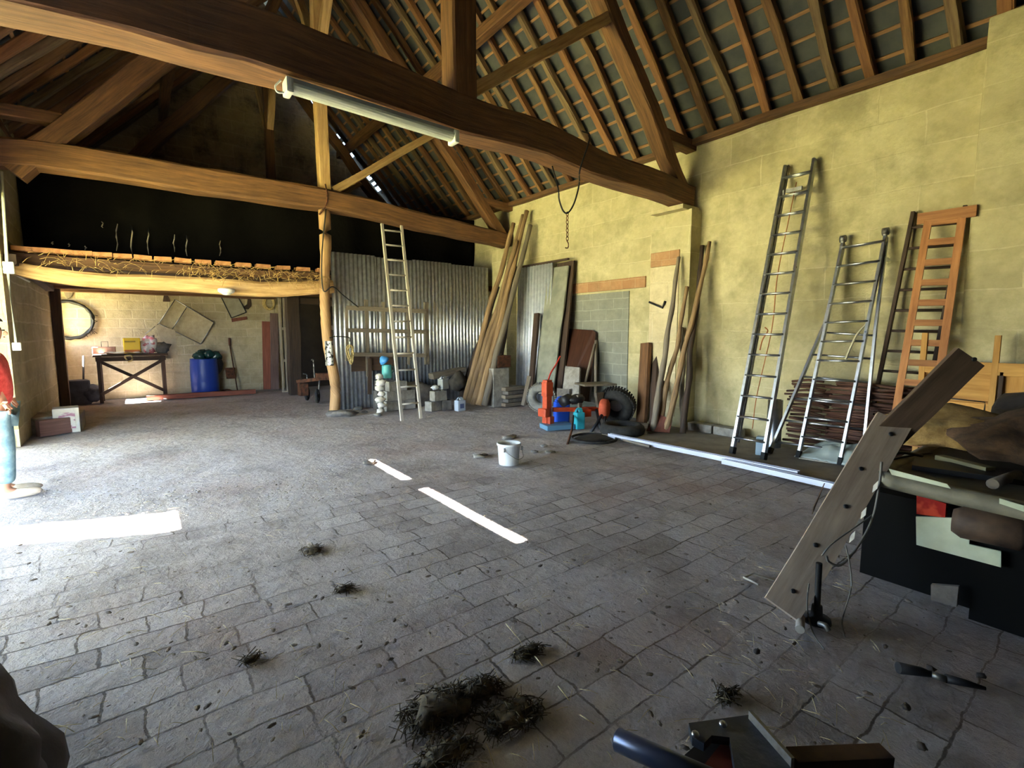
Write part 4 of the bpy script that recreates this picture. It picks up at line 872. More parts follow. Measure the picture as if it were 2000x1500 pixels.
# things on the back wall
def ring(c,R,r,lab,name,m,seed,ax=V((0,1,0))):
    rr=random.Random(seed); bm=NB(); torus(bm,c,R,r,ax,36,8)
    for v in bm.verts: v.co+=V((rr.uniform(-1,1),0,rr.uniform(-1,1)))*r*.5
    for k in range(16):
        a=rr.uniform(-1.2,.5) ; p=V(c)+V((math.cos(a)*R,0,math.sin(a)*R)); tube(bm,[p,p+V((rr.uniform(0,.16),-.02,rr.uniform(-.12,.12)))],.006,4)
    return single(name,bm,m,lab,'ring')
ring(bk(135,625,YB-.06),0.42,0.035,'round black ring of twisted hoop with frayed right side, hung on the far wall','wall_hoop',BLACK,3)
bm=NB(); c=bk(133,570); prism(bm,[(-.09,.14),(.1,.1),(.06,-.1),(-.02,-.16),(-.06,-.08)],c+V((0,-.03,0)),(1,0,0),(0,0,1),.04); single('wall_bracket',bm,GREYW,'grey wedge-shaped wall bracket above the black ring','bracket')
bm=NB(); c=bk(325,583); prism(bm,[(-.08,-.08),(.08,-.08),(.05,.04),(0,.14),(-.05,.08)],c+V((0,-.03,0)),(1,0,0),(0,0,1),.05); single('wall_bracket',bm,DARKW,'small dark bracket on the far wall above the wire frame','bracket')
t=thing('wire_rack',bk(360,630,YB-.08),'thin tilted rectangular wire-and-cloth frame leaning on the far wall','frame')
cor=[bk(342,585,YB-.1),bk(418,630,YB-.1),bk(392,672,YB-.1),bk(310,632,YB-.1)]
bm=NB()
for k in range(4): tube(bm,[cor[k],cor[(k+1)%4]],.012,6)
tube(bm,[cor[0].lerp(cor[1],.3),cor[3].lerp(cor[2],.3)],.01,6); tube(bm,[cor[3],bk(284,652,YB-.1)],.01,6); part(t,'frame_wire',bm,STEEL)
bm=NB(); quad(bm,[p+V((0,.02,0)) for p in cor],.006); part(t,'mesh_panel',bm,rough_mat('beige_mesh','#a39575','#b8ab8b',9))
bm=NB(); quad(bm,[bk(302,633,YB-.14),bk(342,645,YB-.14),bk(348,700,YB-.2),bk(325,700,YB-.2)],.02); single('cardboard_sheet',bm,rough_mat('cardboard','#a89a80','#bdb094'),'pale sheet leaning on the wall below the wire frame','board')
cor=[bk(432,580,YB-.06),bk(466,582,YB-.06),bk(481,610,YB-.06),bk(452,621,YB-.06)]
t=thing('tin_plate',cor[0],'small tilted metal plate hanging on the far wall right of the wire frame','plate')
bm=NB(); quad(bm,cor,.015); part(t,'plate',bm,rough_mat('plate_grey','#8f8a78','#a59f8b',5,.6))
bm=NB()
for k in range(4): tube(bm,[cor[k],cor[(k+1)%4]],.014,6)
part(t,'rim',bm,BLACK)
bm=NB(); quad(bm,[bk(452,622,YB-.05),bk(482,618,YB-.05),bk(483,624,YB-.05),bk(453,629,YB-.05)],.02); part(t,'lath',bm,REDW)
bm=NB(); c=bk(483,594); prism(bm,[(-.1,-.14),(.02,-.14),(.09,-.05),(.09,.2),(.03,.2),(0,0),(-.1,-.08)],c+V((0,-.03,0)),(1,0,0),(0,0,1),.05); single('boot_bracket',bm,DARKW,'dark boot-shaped bracket on the far wall right of the tilted plate','bracket')
t=thing('rope_hank',bk(525,592),'coil of old rope on the far wall near the standing boards','rope')
for k in range(4):
    bm=NB(); torus(bm,bk(524+k,592,YB-.05-.02*k),.14-.02*(k%2),.018,V((.1*k,1,0)),24,6); 
    for v in bm.verts: v.co.z=bk(524,592).z+(v.co.z-bk(524,592).z)*1.3
    part(t,'rope_turn',bm,rough_mat('straw_rope','#8f7a4c','#bda872'))
bm=NB(); a=bk(448,660,YB-.08); b=bk(463,745,YB-.3); tube(bm,[a,bk(449,675,YB-.09)],.03,8); b.z=.03; tube(bm,[bk(449,675,YB-.09),b],.016,8); prism(bm,[(-.12,0),(.12,0),(.1,-.3),(-.1,-.3)],bk(448,700,YB-.1)+V((0,-.02,-0.25)),(1,0,0),(0,0,1),.01); single('shovel',bm,RUST,'old long-handled shovel leaning on the far wall right of the barrel','shovel')
bm=NB(); torus(bm,bk(445,800,YB-.06)+V((0,0,.35)),.2,.02,V((0,1,0)),20,6); single('iron_hoop',bm,RUST,'rusty small hoop low on the far wall beside the shovel','hoop')
# dark junk left of the table
for k,(u,w,h,lab) in enumerate(((130,.45,.55,'dark crate in the left corner of the far room'),(160,.4,.42,'dark bundled sack between the corner crate and the table'))):
    bm=NB(); c=py(u,770,14.6); c.z=h/2; c.x+=.17-.02*k
    if k==0: box(bm,c,(w,.4,h),Matrix.Rotation(.2,3,'Z'),.03)
    else: blob(bm,c,(w/2,.2,h/2),k+3,.3,2)
    single(('dark_crate','dark_sack')[k],bm,rough_mat('dark_cloth','#2c2c33','#40404a',6),lab,('crate','sack')[k])
bm=NB(); tube(bm,[py(163,695,14.9),py(163,770,14.6)],.02,6); single('iron_rod',bm,BLACK,'black rod standing left of the work table','rod')
# red beams on the floor
bm=NB(); hewn(bm,[V((.1,14.42,.07)),V((2.4,14.3,.07))],.14,.11,21,.008,.1); single('red_beam',bm,REDW,'longest reddish beam lying on the floor before the barrel','beam')
bm=NB(); hewn(bm,[V((.35,14.60,.06)),V((2.1,14.52,.06))],.10,.09,22,.008,.1); single('red_beam',bm,REDW,'thinner reddish beam lying just behind the longest one','beam')
bm=NB(); blob(bm,fl(321,778,.03),(.13,.08,.04),2,.6,2,2); single('white_rag',bm,plain('white_rag','#cfd2d6'),'small white rag on the sunlit floor before the red beams','rag')
# standing boards at the end of the wall
def stand(u0,v0,u1,v1,y,w,th,lab,m,g=None):
    a=py(u1,v1,y-.15); a.z=.03; b=py(u0,v0,y); return board(a,b,w,th,lab,m,(1,0,0),group=g)
stand(521,628,524,762,15.1,.24,.04,'dark purple-brown board standing against the far wall end, left one',REDW)
stand(535,612,537,763,15.0,.2,.04,'taller plum-coloured board right of the dark purple one',wood('plum_wood','#66504c','#866c66','#4e3b38'))
t=thing('lattice_frame',py(555,770,14.6),'tall narrow whitewashed ladder-like frame beside the dark passage','frame')
WW=wood('white_wash','#8a7a68','#c3b6a2','#6d5e4d')
for u0,u1 in ((545,553),(553,562)):
    bm=NB(); a=py(u1,764,14.3);a.z=.03; hewn(bm,[a,py(u0,582,14.5)],.05,.05,u0,.01,.1,up=V((0,1,0))); part(t,'rail',bm,WW)
for k in range(3):
    bm=NB(); v=600+k*62+42; box(bm,py(553+k*2,v,14.38),(.16,.05,.07)); part(t,'rung',bm,WW)
bm=NB(); a=py(577,770,13.6);a.z=0; hewn(bm,[V((a.x,13.6,0)),V((a.x+.02,13.6,2.5))],.3,.26,33,.02,.1,up=V((0,1,0))); single('passage_post',bm,DARKW,'thick dark post at the left of the dark passage','post')
bm=NB(); hewn(bm,[V((a.x,13.62,2.42)),V((5.2,13.62,2.36))],.2,.16,34,.02,.1); single('passage_lintel',bm,DARKW,'dark lintel over the passage behind the crooked post','beam')
# cultivator
t=thing('garden_tiller',py(620,770,11.6),'rusty two-wheeled garden tiller parked in the dark passage behind the post','tiller')
for u,v,y in ((620,775,11.5),(600,772,12.1)):
    bm=NB(); c=py(u,v,y); c.z=.17; torus(bm,c,.13,.035,V((1,-.5,0)),24,8); lathe(bm,[(0,-.03),(.04,-.03),(.04,.03),(0,.03)],c,12,V((0,0,1)).rotation_difference(V((1,-.5,0)).normalized()).to_matrix()); part(t,'wheel',bm,RUBBER)
bm=NB(); hewn(bm,[py(582,745,12),py(640,738,11.4)],.12,.08,4,.01); box(bm,py(632,735,11.5),(.34,.25,.16),Matrix.Rotation(-.2,3,'Z'),.02); box(bm,py(592,760,12),(.2,.2,.3),None,.02); part(t,'body',bm,RUST)
bm=NB(); tube(bm,bez([py(615,742,11.8),py(613,722,11.8),py(612,704,11.8),py(608,703,11.8)]),.016,6); part(t,'control_lever',bm,STEEL); bm=NB(); tube(bm,bez([py(600,742,12),py(599,732,12),py(592,730,12)]),.016,6); part(t,'control_lever',bm,STEEL); bm=NB(); tube(bm,[py(624,742,11.5),py(622,770,11.5)],.02,6); part(t,'stand_leg',bm,STEEL)
# printed cloth on the post
bm=NB(); m,g,b=base('printed_cloth',.8); tc=g.new('ShaderNodeTexCoord'); g.link(mixc(g,ramp(g,noisen(g,tc.outputs['Object'],14,2),0.52,0.56),hx('#d5d3cf'),hx('#2a2a2c')),b.inputs['Base Color'])
def fp(s,q): p=py(634+s*16+q*2,666+q*48+ s*0,9.62); return V((p.x,p.y+.02*math.sin(s*7),p.z))
grid(bm,8,10,fp,True,.004); single('printed_cloth',bm,m,'white cloth with black print hanging on the crooked post','cloth')
# lamp under loft
t=thing('bulkhead_lamp',py(441,568,9.9),'small round white lamp fixed to the loft lintel','lamp')
bm=NB(); c=py(442,567,9.86); lathe(bm,[(0,-.05),(.1,-.05),(.13,-.02),(.13,.02),(.1,.03),(0,.03)],c,24); part(t,'base',bm,plain('lamp_white','#e6e2d8',.4))
bm=NB(); lathe(bm,[(0,-.085),(.05,-.08),(.085,-.05),(0,-.05)],c,20); part(t,'globe',bm,plain('lamp_glass','#f2efe6',.2))
# left pier: conduit, switch, low kerb and box
t=thing('conduit',V((-1.42,9.58,1.2)),'grey electric conduit with junction boxes on the left pier','conduit')
yp=DY1-.03
bm=NB(); tube(bm,[py(3,335,yp),py(14,520,yp),py(32,680,yp)],.018,8); part(t,'pipe',bm,plain('conduit_grey','#a7a79d',.5))
bm=NB(); box(bm,py(17,523,yp),(.11,.05,.16),None,.01); part(t,'junction_box',bm,plain('box_white','#d5d5cc',.5))
bm=NB(); box(bm,py(33,677,yp),(.09,.05,.11),None,.01); part(t,'switch',bm,plain('box_white','#d5d5cc'))
bm=NB(); tube(bm,[V((XL-.03,9.60,py(17,525,yp).z)),V((XL+.02,9.75,py(17,525,yp).z)),V((XL+.02,11.6,py(80,551,11.6).z))],.016,8); part(t,'side_pipe',bm,plain('box_white','#d5d5cc'),'white pipe running under the dark timber')
bm=NB(); hewn(bm,[V((XL+.07,9.75,2.62)),V((XL+.07,13.6,2.5))],.13,.14,8,.01); single('wall_timber',bm,DARKW,'dark timber running along the left wall under the loft','beam')
bm=NB(); a=fl(56,845); hewn(bm,[V((XL+.1,10.35,.13)),V((-.95,10.55,.13))],.12,.25,9,.005,.08); single('low_plank',bm,wood('brown_plank','#5c4038','#7b5a50','#483029'),'low brown plank wedged between left pier and the white box','plank')
bm=NB(); box(bm,V((XL+.3,10.95,.14)),(.6,.7,.27),None,.02); single('stone_trough',bm,CONC,'low grey stone trough behind the brown plank at the left wall','trough')
t=thing('white_box',fl(130,845),'square off-white box with faded print at the end of the brown plank','box')
c=fl(130,846); c=V((c.x,c.y+.17,.2)); bm=NB(); box(bm,c,(.32,.34,.40),Matrix.Rotation(.08,3,'Z'),.012); part(t,'carton',bm,rough_mat('offwhite_carton','#c3bcae','#d8d2c6',6))
m,g,b=base('faded_print',.8); tc=g.new('ShaderNodeTexCoord'); g.link(mixc(g,ramp(g,noisen(g,mapv(g,tc.outputs['Object'],(6,1,30)),1,2),0.5,0.56),hx('#d3ccc2'),hx('#a8788a')),b.inputs['Base Color'])
bm=NB(); box(bm,c+V((.02,-.174,.0)),(.2,.004,.26),Matrix.Rotation(.08,3,'Z')); part(t,'print',bm,m,'faded pinkish print')

bm=NB(); hewn(bm,[V((XL+.09,14.22,0)),V((XL+.09,14.22,2.6))],.16,.14,88,.012,.1,up=V((0,1,0))); single('corner_post',bm,DARKW,'dark upright post where the left wall meets the far room corner','post')
# ============================================================ TRAILER at the right
TX=3.5
BLK=plain('black_panel','#050505',0.85,0,**{'Specular IOR Level':0.15})
C1=px(1722,925,TX); C2=px(2000,994,TX); sl_=(C2.z-C1.z)/(C2.y-C1.y)
t=thing('farm_trailer',V((4.3,0.1,0.0)),'low black farm trailer at the right with a cluttered grey deck','trailer')
def tz(y): return C1.z+sl_*(y-C1.y)*0.6
yL=C1.y+0.02; yR=-1.3
bm=NB(); poly=[(0,0.12),(0.10,0.02),(0.2,0),(2.35,0),(2.35,1.7),(0,1.7)]
ex=V((0,-1,sl_*-0.6)).normalized(); prism(bm,[(a,b) for a,b in poly],V((TX,yL,tz(yL))),ex,(1,0,0),0.05 ); DK=rough_mat('deck_grey','#4b4740','#6a655b',5,0.7); part(t,'deck',bm,DK)
bm=NB(); R=0.035; tube(bm,bez([V((TX+1.6,yL,tz(yL)-.03)),V((TX+.12,yL,tz(yL)-.03)),V((TX+.02,yL-.03,tz(yL)-.03)),V((TX,yL-.14,tz(yL-.14)-.03)),V((TX,-.4,tz(-.4)-.03)),V((TX,yR,tz(yR)-.03))],6),0.05,10); part(t,'rounded_rim',bm,rough_mat('rim_grey','#6b6759','#87826f',6,0.55))
bm=NB(); box(bm,V((TX+0.95,(1.12+yR)/2-0.02,0.32)),(1.55,1.12-yR-0.06,0.56)); part(t,'black_body',bm,BLK)
bm=NB(); box(bm,V((TX+0.13,(0.52+yR)/2,0.31)),(0.1,0.52-yR,0.58)); part(t,'lower_panel',bm,BLK)
bm=NB(); quad(bm,[px(1818,1142,TX+.03),px(1872,1146,TX+.03),px(1868,1186,TX+.03),px(1818,1172,TX+.03)],.03); part(t,'grey_flap',bm,CONCD)
WPM=rough_mat('white_painted','#cfd6bf','#b5bfa6',5,0.45,bs=0.05)
bm=NB(); prism(bm,[(p.y,p.z) for p in [px(u,v,TX+.05) for u,v in [(1790,1008),(1896,1012),(1894,1062),(1956,1076),(1956,1107),(1791,1063)]]],(TX+.05,0,0),(0,1,0),(0,0,1),.012); part(t,'white_fender',bm,WPM,'pale painted fender plate')
bm=NB(); quad(bm,[px(1790,966,TX+.04),px(1848,984,TX+.04),px(1846,1011,TX+.04),px(1790,1004,TX+.04)],.05); m,g,b=base('red_lens',0.25); tc=g.new('ShaderNodeTexCoord'); g.link(mixc(g,ramp(g,noisen(g,tc.outputs['Object'],14,2),.45,.6),hx('#8f1f1a'),hx('#c2452f')),b.inputs['Base Color']); part(t,'tail_light',bm,m,'red rear light')
bm=NB(); lathe(bm,[(0,-.14),(.06,-.14),(.085,-.1),(.085,.12),(.05,.16),(0,.16)],px(1930,1030,TX-.02),20,Matrix.Rotation(math.pi/2,3,'X')@Matrix.Rotation(0.1,3,'Y')); part(t,'brown_roller',bm,rough_mat('brown_wrap','#3f2f25','#5d4837',7,.7))
for k,(pts) in enumerate([[(1736,918),(1850,948),(1857,957),(1742,930)],[(1952,976),(2000,990),(2000,1002),(1952,986)]]):
    bm=NB(); quad(bm,[px(u,v-3,TX-.052) for u,v in pts],-.006); part(t,'white_strip',bm,WPM,'peeling white strip on the rim')
for y in (0.2,-0.9):
    bm=NB(); torus(bm,V((TX+1.0,y,.3)),.22,.075,V((0,1,0)),28,10); part(t,'wheel',bm,RUBBER)
zd=tz(.6)+.01
# load on the deck
BUR=rough_mat('burlap','#7d6136','#a38550',14,.95,bs=.6,bd=.02)
bm=NB(); c=fl(1835,880,zd+.05); blob(bm,c+V((.25,-.02,.10)),(.34,.42,.16),4,.5,1.7,3,Matrix.Rotation(.5,3,'Z'),-.5); single('burlap_sack',bm,BUR,'tan burlap sack slumped over the left corner of the trailer deck','sack')
bm=NB(); c=fl(1930,900,zd+.05); blob(bm,c+V((.3,-.1,.12)),(.40,.36,.17),7,.6,1.8,3,None,-.6); single('dark_sack',bm,rough_mat('brown_sack','#3a2a1d','#5f4630',9,.9,bs=.5,bd=.02),'dark brown crumpled sack right of the tan burlap on the trailer','sack')
bm=NB(); c=fl(1990,860,zd+.1); blob(bm,c+V((.35,-.15,.12)),(.3,.35,.2),9,.5,1.6,3); single('dark_sack',bm,rough_mat('black_sack','#201a17','#332a24',9,.8),'blackish sack at the far right edge of the frame on the trailer','sack')
bm=NB(); hewn(bm,[fl(1835,893,zd+.04),fl(1935,918,zd+.04)],.07,.03,3,.003); single('pale_lath',bm,wood('pale_lath','#8d8a68','#b5b08a','#6f6b50'),'pale painted lath lying on the trailer deck in front of the sacks','lath')
bm=NB(); c=fl(1942,942,zd+.03); tube(bm,[c+V((-.05,0,0)),c+V((.3,-.05,0))],.028,12); single('round_bar',bm,rough_mat('bar_grey','#5b5248','#7d7266'),'short round bar lying on the deck, end towards the viewer','bar')
bm=NB(); tube(bm,bez([fl(1722,902,zd+.03),fl(1760,893,zd+.03),fl(1820,884,zd+.04)]),.007,6); tube(bm,bez([fl(1728,893,zd+.05),fl(1760,884,zd+.07),fl(1800,890,zd+.03)]),.012,6); single('black_tubing',bm,BLACK,'thin black tubing lying over the trailer corner by the plank','tube')
bm=NB(); box(bm,fl(1880,925,zd+.02)+V((.1,0,0)),(.25,.5,.03),Matrix.Rotation(.2,3,'Z')); single('black_tray',bm,BLACK,'flat black tray on the deck behind the peeling rim','tray')
# planks leaning on the trailer
PL=wood('grey_plank','#8d7c70','#b8a796','#6f6156',bs=.3,fine=20); 
f0=fl(1512,1188,.06)+V((.02,-.03,0)); top=px(1745,822,3.72)
def plank3(p0,p1,w,th,m,lab,holes=(),wd=None):
    t=thing('leaning_plank',p0,lab,'plank'); d=(p1-p0).normalized(); view=((p0+p1)/2-CAM).normalized(); s=d.cross(view).normalized(); 
    if wd: s=(wd-d*wd.dot(d)).normalized()
    n=s.cross(d); bm=NB(); hewn(bm,[p0,p0.lerp(p1,.5),p1],w,th,int(w*100),.006,.06,.3,up=n); part(t,'plank',bm,m)
    if n.dot(view)>0: n=-n
    for h,o in holes:
        bm=NB(); q=V((0,0,1)).rotation_difference(n).to_matrix(); lathe(bm,[(0,.004),(.008,.004),(.013,0.002),(.013,-.01)],p0+d*h+s*o+n*(th/2+.002),12,q); part(t,'bolt_hole',bm,BLACK,'dark bolt hole')
    return t,d,s,n
t1,d1,s1,n1=plank3(f0,top,.19,.045,PL,'long grey-brown drilled plank leaning from the floor onto the trailer corner',((.12,0),(.42,-.02),(.72,.01),(.98,-.02),(1.28,.02)),V((0.6,-0.8,0)))
q0=f0+d1*1.18+n1*-.07; q1=px(1893,697,3.95)
plank3(q0,q1,.17,.045,wood('dark_plank','#4b3a2f','#77604f','#3a2c23',bs=.3,fine=20),'upper darker plank continuing above the trailer, its end pointing to the wall',((.75,.02),),V((0.6,-0.8,0)))
bm=NB(); c=f0+d1*.62-n1*.0+s1*-.13; prism(bm,[(0,0),(.14,.16),(.02,.04)],fl(1587,1005,.36),V((.6,-.4,.3)).normalized(),V((0,.3,1)).normalized(),.012); part(t1,'splinter',bm,DARKW,'dark splinter sticking out behind the plank')
# prop stand and cables
t=thing('prop_stand',fl(1595,1215),'black jack stand with round foot under the leaning plank','stand')
c=fl(1594,1212,0.0); c2=py(1600,1100,c.y)
bm=NB(); tube(bm,[c,c+V((0,0,.08)),c+V((0,0,.085)),c2],[.024,.024,.016,.016],12); part(t,'pole',bm,BLACK)
bm=NB(); lathe(bm,[(0,0),(.075,0),(.07,.02),(.03,.035),(.026,.09),(0,.09)],c,24); part(t,'foot',bm,BLACK)
bm=NB(); tube(bm,[fl(1563,1212,.0)+V((0,0,.02)),fl(1562,1240,.0)+V((0,0,.03))],.022,12); part(t,'clamp',bm,rough_mat('grey_clamp','#8a837b','#aaa49b',9))
bm=NB(); tube(bm,bez([fl(1600,1218,.03),fl(1612,1222,.04),fl(1618,1232,.02)]),.015,8); part(t,'clamp_screw',bm,STEEL)
CBL=plain('grey_cable','#6b6863',.5)
def cab(pts,lab,r=.005,m=CBL):
    bm=NB(); tube(bm,bez(pts,8),r,6); return single('cable',bm,m,lab,'cable')
P=lambda u,v,x: px(u,v,x)
cab([P(1722,902,3.42),P(1717,950,3.38),P(1705,1010,3.3),P(1680,1060,3.15),P(1645,1102,3.0),P(1620,1098,2.95),P(1614,1085,2.92)],'thick grey cable looping from the trailer corner to the stand',.007)
cab([P(1705,1005,3.32),P(1670,1030,3.15),P(1625,1062,2.95),P(1605,1085,2.9)],'thin cable running parallel to the plank underside',.004)
cab([P(1652,1066,3.1),P(1660,1105,3.0),P(1662,1150,2.95),fl(1645,1210,.01),fl(1650,1245,.006)],'cable dropping from the loop to the floor right of the stand',.004)
cab([P(1580,1140,2.7),P(1577,1165,2.68),fl(1578,1200,.05),fl(1590,1240,.006),fl(1610,1268,.006)],'cable trailing on the floor left of the stand',.004)
for k,(u,v,x) in enumerate(((1710,950,3.36),(1687,1002,3.22),(1665,1048,3.08))):
    bm=NB(); a=P(u-6,v+12,x);b=P(u+6,v-12,x); quad(bm,[a,P(u+4,v+4,x),b,P(u-4,v-2,x)],.004); single('paper_tag',bm,plain('paper_white','#cdc9bf',.8),('topmost','middle','lowest')[k]+' of the white paper scraps hanging on the cable beside the long plank','tag',None)
# U-shaped wire on the floor
bm=NB(); tube(bm,[fl(1482,1142,.008),fl(1453,1128,.008),fl(1472,1120,.008),fl(1513,1135,.008)],.007,8); single('wire_hook',bm,plain('pale_rod','#b9b3a8',.5),'pale U-shaped rod lying on the paving left of the plank foot','rod')
# dark tool on the floor (right)
t=thing('floor_tool',fl(1830,1322),'dark tubular tool with grey middle lying on the paving at the lower right','tool')
bm=NB(); a=fl(1754,1304,.03); b=fl(1800,1312,.02); tube(bm,[a,b,fl(1822,1318,.015)],[.026,.02,.012],12); part(t,'socket_end',bm,BLACK)
bm=NB(); tube(bm,[fl(1820,1318,.015),fl(1848,1327,.015)],.016,10); part(t,'shaft',bm,STEEL,'grey middle shaft')
bm=NB(); tube(bm,[fl(1847,1325,.016),fl(1885,1334,.014),fl(1925,1345,.01)],[.02,.016,.008],10); part(t,'handle',bm,BLACK)
for k,(u,v) in enumerate(((1478,1272),(1818,1205+100),(1917,1320),(1770,1380),(1800,1458))):
    bm=NB(); blob(bm,fl(u,v,.012),(.022,.016,.012),k+60,.6,2,2,Matrix.Rotation(k,3,'Z')); single('dirt_clod',bm,rough_mat('dark_clod','#2e2721','#4a4038',20),('clod left of the stand on the paving','clod just above the grey middle of the tool','clod beyond the tip of the dark tool','clod below the dark tool','clod near the bottom edge under the dark tool')[k],'clod')
# ============================================================ IMPLEMENT at the bottom edge
t=thing('tractor_implement',fl(1450,1490,0),'blue, grey and dark red implement hitch lying at the bottom right edge','machine')
zi=.35
BS=plain('navy_steel','#39435c',.3,.6); 
bm=NB(); a=fl(1203,1443,.22); b=fl(1330,1500,.24); b2=a+(b-a)*1.9; tube(bm,[a,a+(b-a)*.03,b2],[.028,.036,.036],20); part(t,'blue_tube',bm,BS,'shiny navy tube')
bm=NB(); tube(bm,[fl(1194,1447,.22),fl(1206,1444,.22)],.008,8); part(t,'pin',bm,STEEL)
bm=NB(); prism(bm,[(p.x,p.y) for p in [fl(u,v,.25) for u,v in [(1345,1412),(1462,1396),(1488,1420),(1540,1492),(1560,1530),(1440,1530),(1425,1440),(1390,1436),(1375,1452),(1352,1440)]]],(0,0,.25),(1,0,0),(0,1,0),.03); part(t,'bracket_plate',bm,rough_mat('slate_plate','#2c3038','#434954',9,.5,.3))
bm=NB(); prism(bm,[(p.x,p.y) for p in [fl(u,v,.21) for u,v in [(1418,1440),(1490,1440),(1535,1500),(1540,1600),(1330,1600),(1370,1500)]]],(0,0,.21),(1,0,0),(0,1,0),.12); part(t,'red_block',bm,rough_mat('dark_red_paint','#4a1d18','#6a2a22',8,.5),'dark red block')
bm=NB(); sweep(bm,[fl(1545,1490,.22),fl(1730,1482,.2)],lambda i,t_:[(-.03,-.03),(.03,-.03),(.03,.03),(-.03,.03)]); part(t,'cross_arm',bm,rough_mat('brown_arm','#3a2a22','#54402f',8))
bm=NB(); sweep(bm,[fl(1465,1398,.26),fl(1548,1492,.26)],lambda i,t_:[(-.006,-.02),(.006,-.02),(.006,.02),(-.006,.02)]); part(t,'side_rib',bm,STEEL,'light grey edge rib')
for u,v in ((1412,1414),(1358,1434)):
    bm=NB(); blob(bm,fl(u,v,.262),(.014,.014,.01),2,.1,1,2); part(t,'bolt_head',bm,GALV,'shiny bolt head')
bm=NB(); box(bm,fl(1450,1560,.1),(.3,.3,.2)); part(t,'base',bm,BLACK)
# ============================================================ DARK SACK at the lower left
bm=NB(); DS=rough_mat('dark_leather','#261f22','#3c3236',5,.75)
blob(bm,V((-.70,1.98,.24)),(.40,.52,.44),2,.25,1.5,4,None,-.55); 
t=thing('stuffed_sack',V((-.62,2.02,0)),'dark stuffed sack cut off by the lower left corner of the picture','sack'); part(t,'body',bm,DS)
bm=NB(); blob(bm,V((-.95,2.2,.70)),(.16,.16,.17),5,.2,1.5,3); part(t,'tied_neck',bm,DS)
bm=NB(); tube(bm,[V((-.95+.15*math.cos(a),2.2+.15*math.sin(a),.58)) for a in [2*math.pi*k/20 for k in range(21)]],.016,8); part(t,'blue_band',bm,plain('navy_band','#232a4a',.7),'navy band')
# ============================================================ HAY, CLODS AND STRAW ON THE FLOOR
rnd=random.Random(77)
def hay(c,rx,ry,h,n,lab,seed,ms=None):
    r=random.Random(seed); bm=NB()
    blob(bm,V(c)+V((0,0,h*.1)),(rx*.7,ry*.7,h*.6),seed,.6,2,2)
    for k in range(n):
        a=r.uniform(0,6.28); q=math.sqrt(r.random()); p=V(c)+V((math.cos(a)*rx*q,math.sin(a)*ry*q,r.uniform(0,h)*(1.1-q)))
        d=V((r.uniform(-1,1),r.uniform(-1,1),r.uniform(-.2,.6)))*r.uniform(.015,.05); tube(bm,[p-d,p+V((0,0,.006)),p+d],r.uniform(.0015,.003),3)
    return single('hay_tuft',bm,ms or rough_mat('old_hay','#332c21','#625641',30,.95,bs=0),lab,'hay',None,'stuff')
hay(fl(860,1390),.19,.13,.08,420,'largest dark hay tuft on the paving at the bottom centre',1)
hay(fl(935,1352),.12,.08,.07,240,'rounded hay tuft just right of and beyond the largest one',2)
hay(fl(1000,1400),.15,.10,.04,240,'flat hay tuft right of the largest one',3)
hay(fl(870,1475),.14,.07,.04,170,'hay tuft at the bottom edge below the largest one',4)
hay(fl(1030,1275),.10,.05,.03,90,'small hay tuft beyond the others, ahead of the bottom centre',5)
hay(fl(610,1075),.08,.10,.02,70,'thin scatter of dung beyond the paving edge, left of centre',6)
hay(fl(490,1288),.05,.04,.02,30,'dark droppings on the paving in the lower left',7)
hay(fl(672,1150),.07,.05,.02,50,'dark crumbs on the paving left of the centre',8)
hay(fl(1420,1360),.07,.04,.02,60,'hay wisps right behind the implement at the bottom',9)
bm=NB(); 
for k in range(420):
    y=rnd.uniform(.9,6.5)**1.0; u=rnd.uniform(0,1900); v=rnd.choice([rnd.uniform(930,1480),rnd.uniform(1050,1300)]); p=fl(u,v,.006); 
    if p.x>5.6 or p.x<-1.2: continue
    s=rnd.choice((.003,.005,.007,.012)); r=bmesh.ops.create_icosphere(bm,subdivisions=1,radius=1)
    R=Matrix.Rotation(rnd.uniform(0,3),3,'Z')
    for vv in r['verts']: q=1+.55*noise.noise(vv.co*2+V((k,0,0))); vv.co=R@V((vv.co.x*s*1.9*q,vv.co.y*s*q,vv.co.z*s*.5*q))+p
single('dirt_crumbs',bm,rough_mat('brown_crumb','#5d5248','#80746a',20),'dark crumbs of dirt strewn all over the paving','dirt',None,'stuff')
bm=NB()
for k in range(420):
    u=rnd.uniform(100,1750); v=rnd.uniform(900,1490); p=fl(u,v,.008)
    if p.x>5.6 or p.x<-1.2: continue
    a=rnd.uniform(0,6.28); d=V((math.cos(a),math.sin(a),.05))*rnd.uniform(.015,.06); tube(bm,[p-d,p+d*.2+V((0,0,.006)),p+d],.0016,3)
for (u0,v0,u1,v1) in ((988,1218,1008,1242),(1090,1340,1112,1368),(1133,1396,1160,1414),(1045,1282,1060,1300)): tube(bm,[fl(u0,v0,.02),fl(u1,v1,.02)],.003,4)
single('straw_bits',bm,rough_mat('pale_straw','#a0916c','#cdbf96',30,.9,bs=0),'pale straw stalks strewn over the paving','straw',None,'stuff')
# earth ridge heaps at the dirt edge
bm=NB()
for k in range(420):
    u=rnd.uniform(60,720); v=985-(u-60)*.06+rnd.gauss(0,22); p=fl(u,v,.004); s=rnd.uniform(.004,.011); r=bmesh.ops.create_icosphere(bm,subdivisions=1,radius=1)
    if p.x<-1.25: continue
    for vv in r['verts']: vv.co=V((vv.co.x*s*1.4,vv.co.y*s,vv.co.z*s*.7))+p
single('gravel',bm,rough_mat('gravel_grey','#8d867f','#b3aba3',20,.95),'loose gravel along the edge between paving and dirt floor','gravel',None,'stuff')
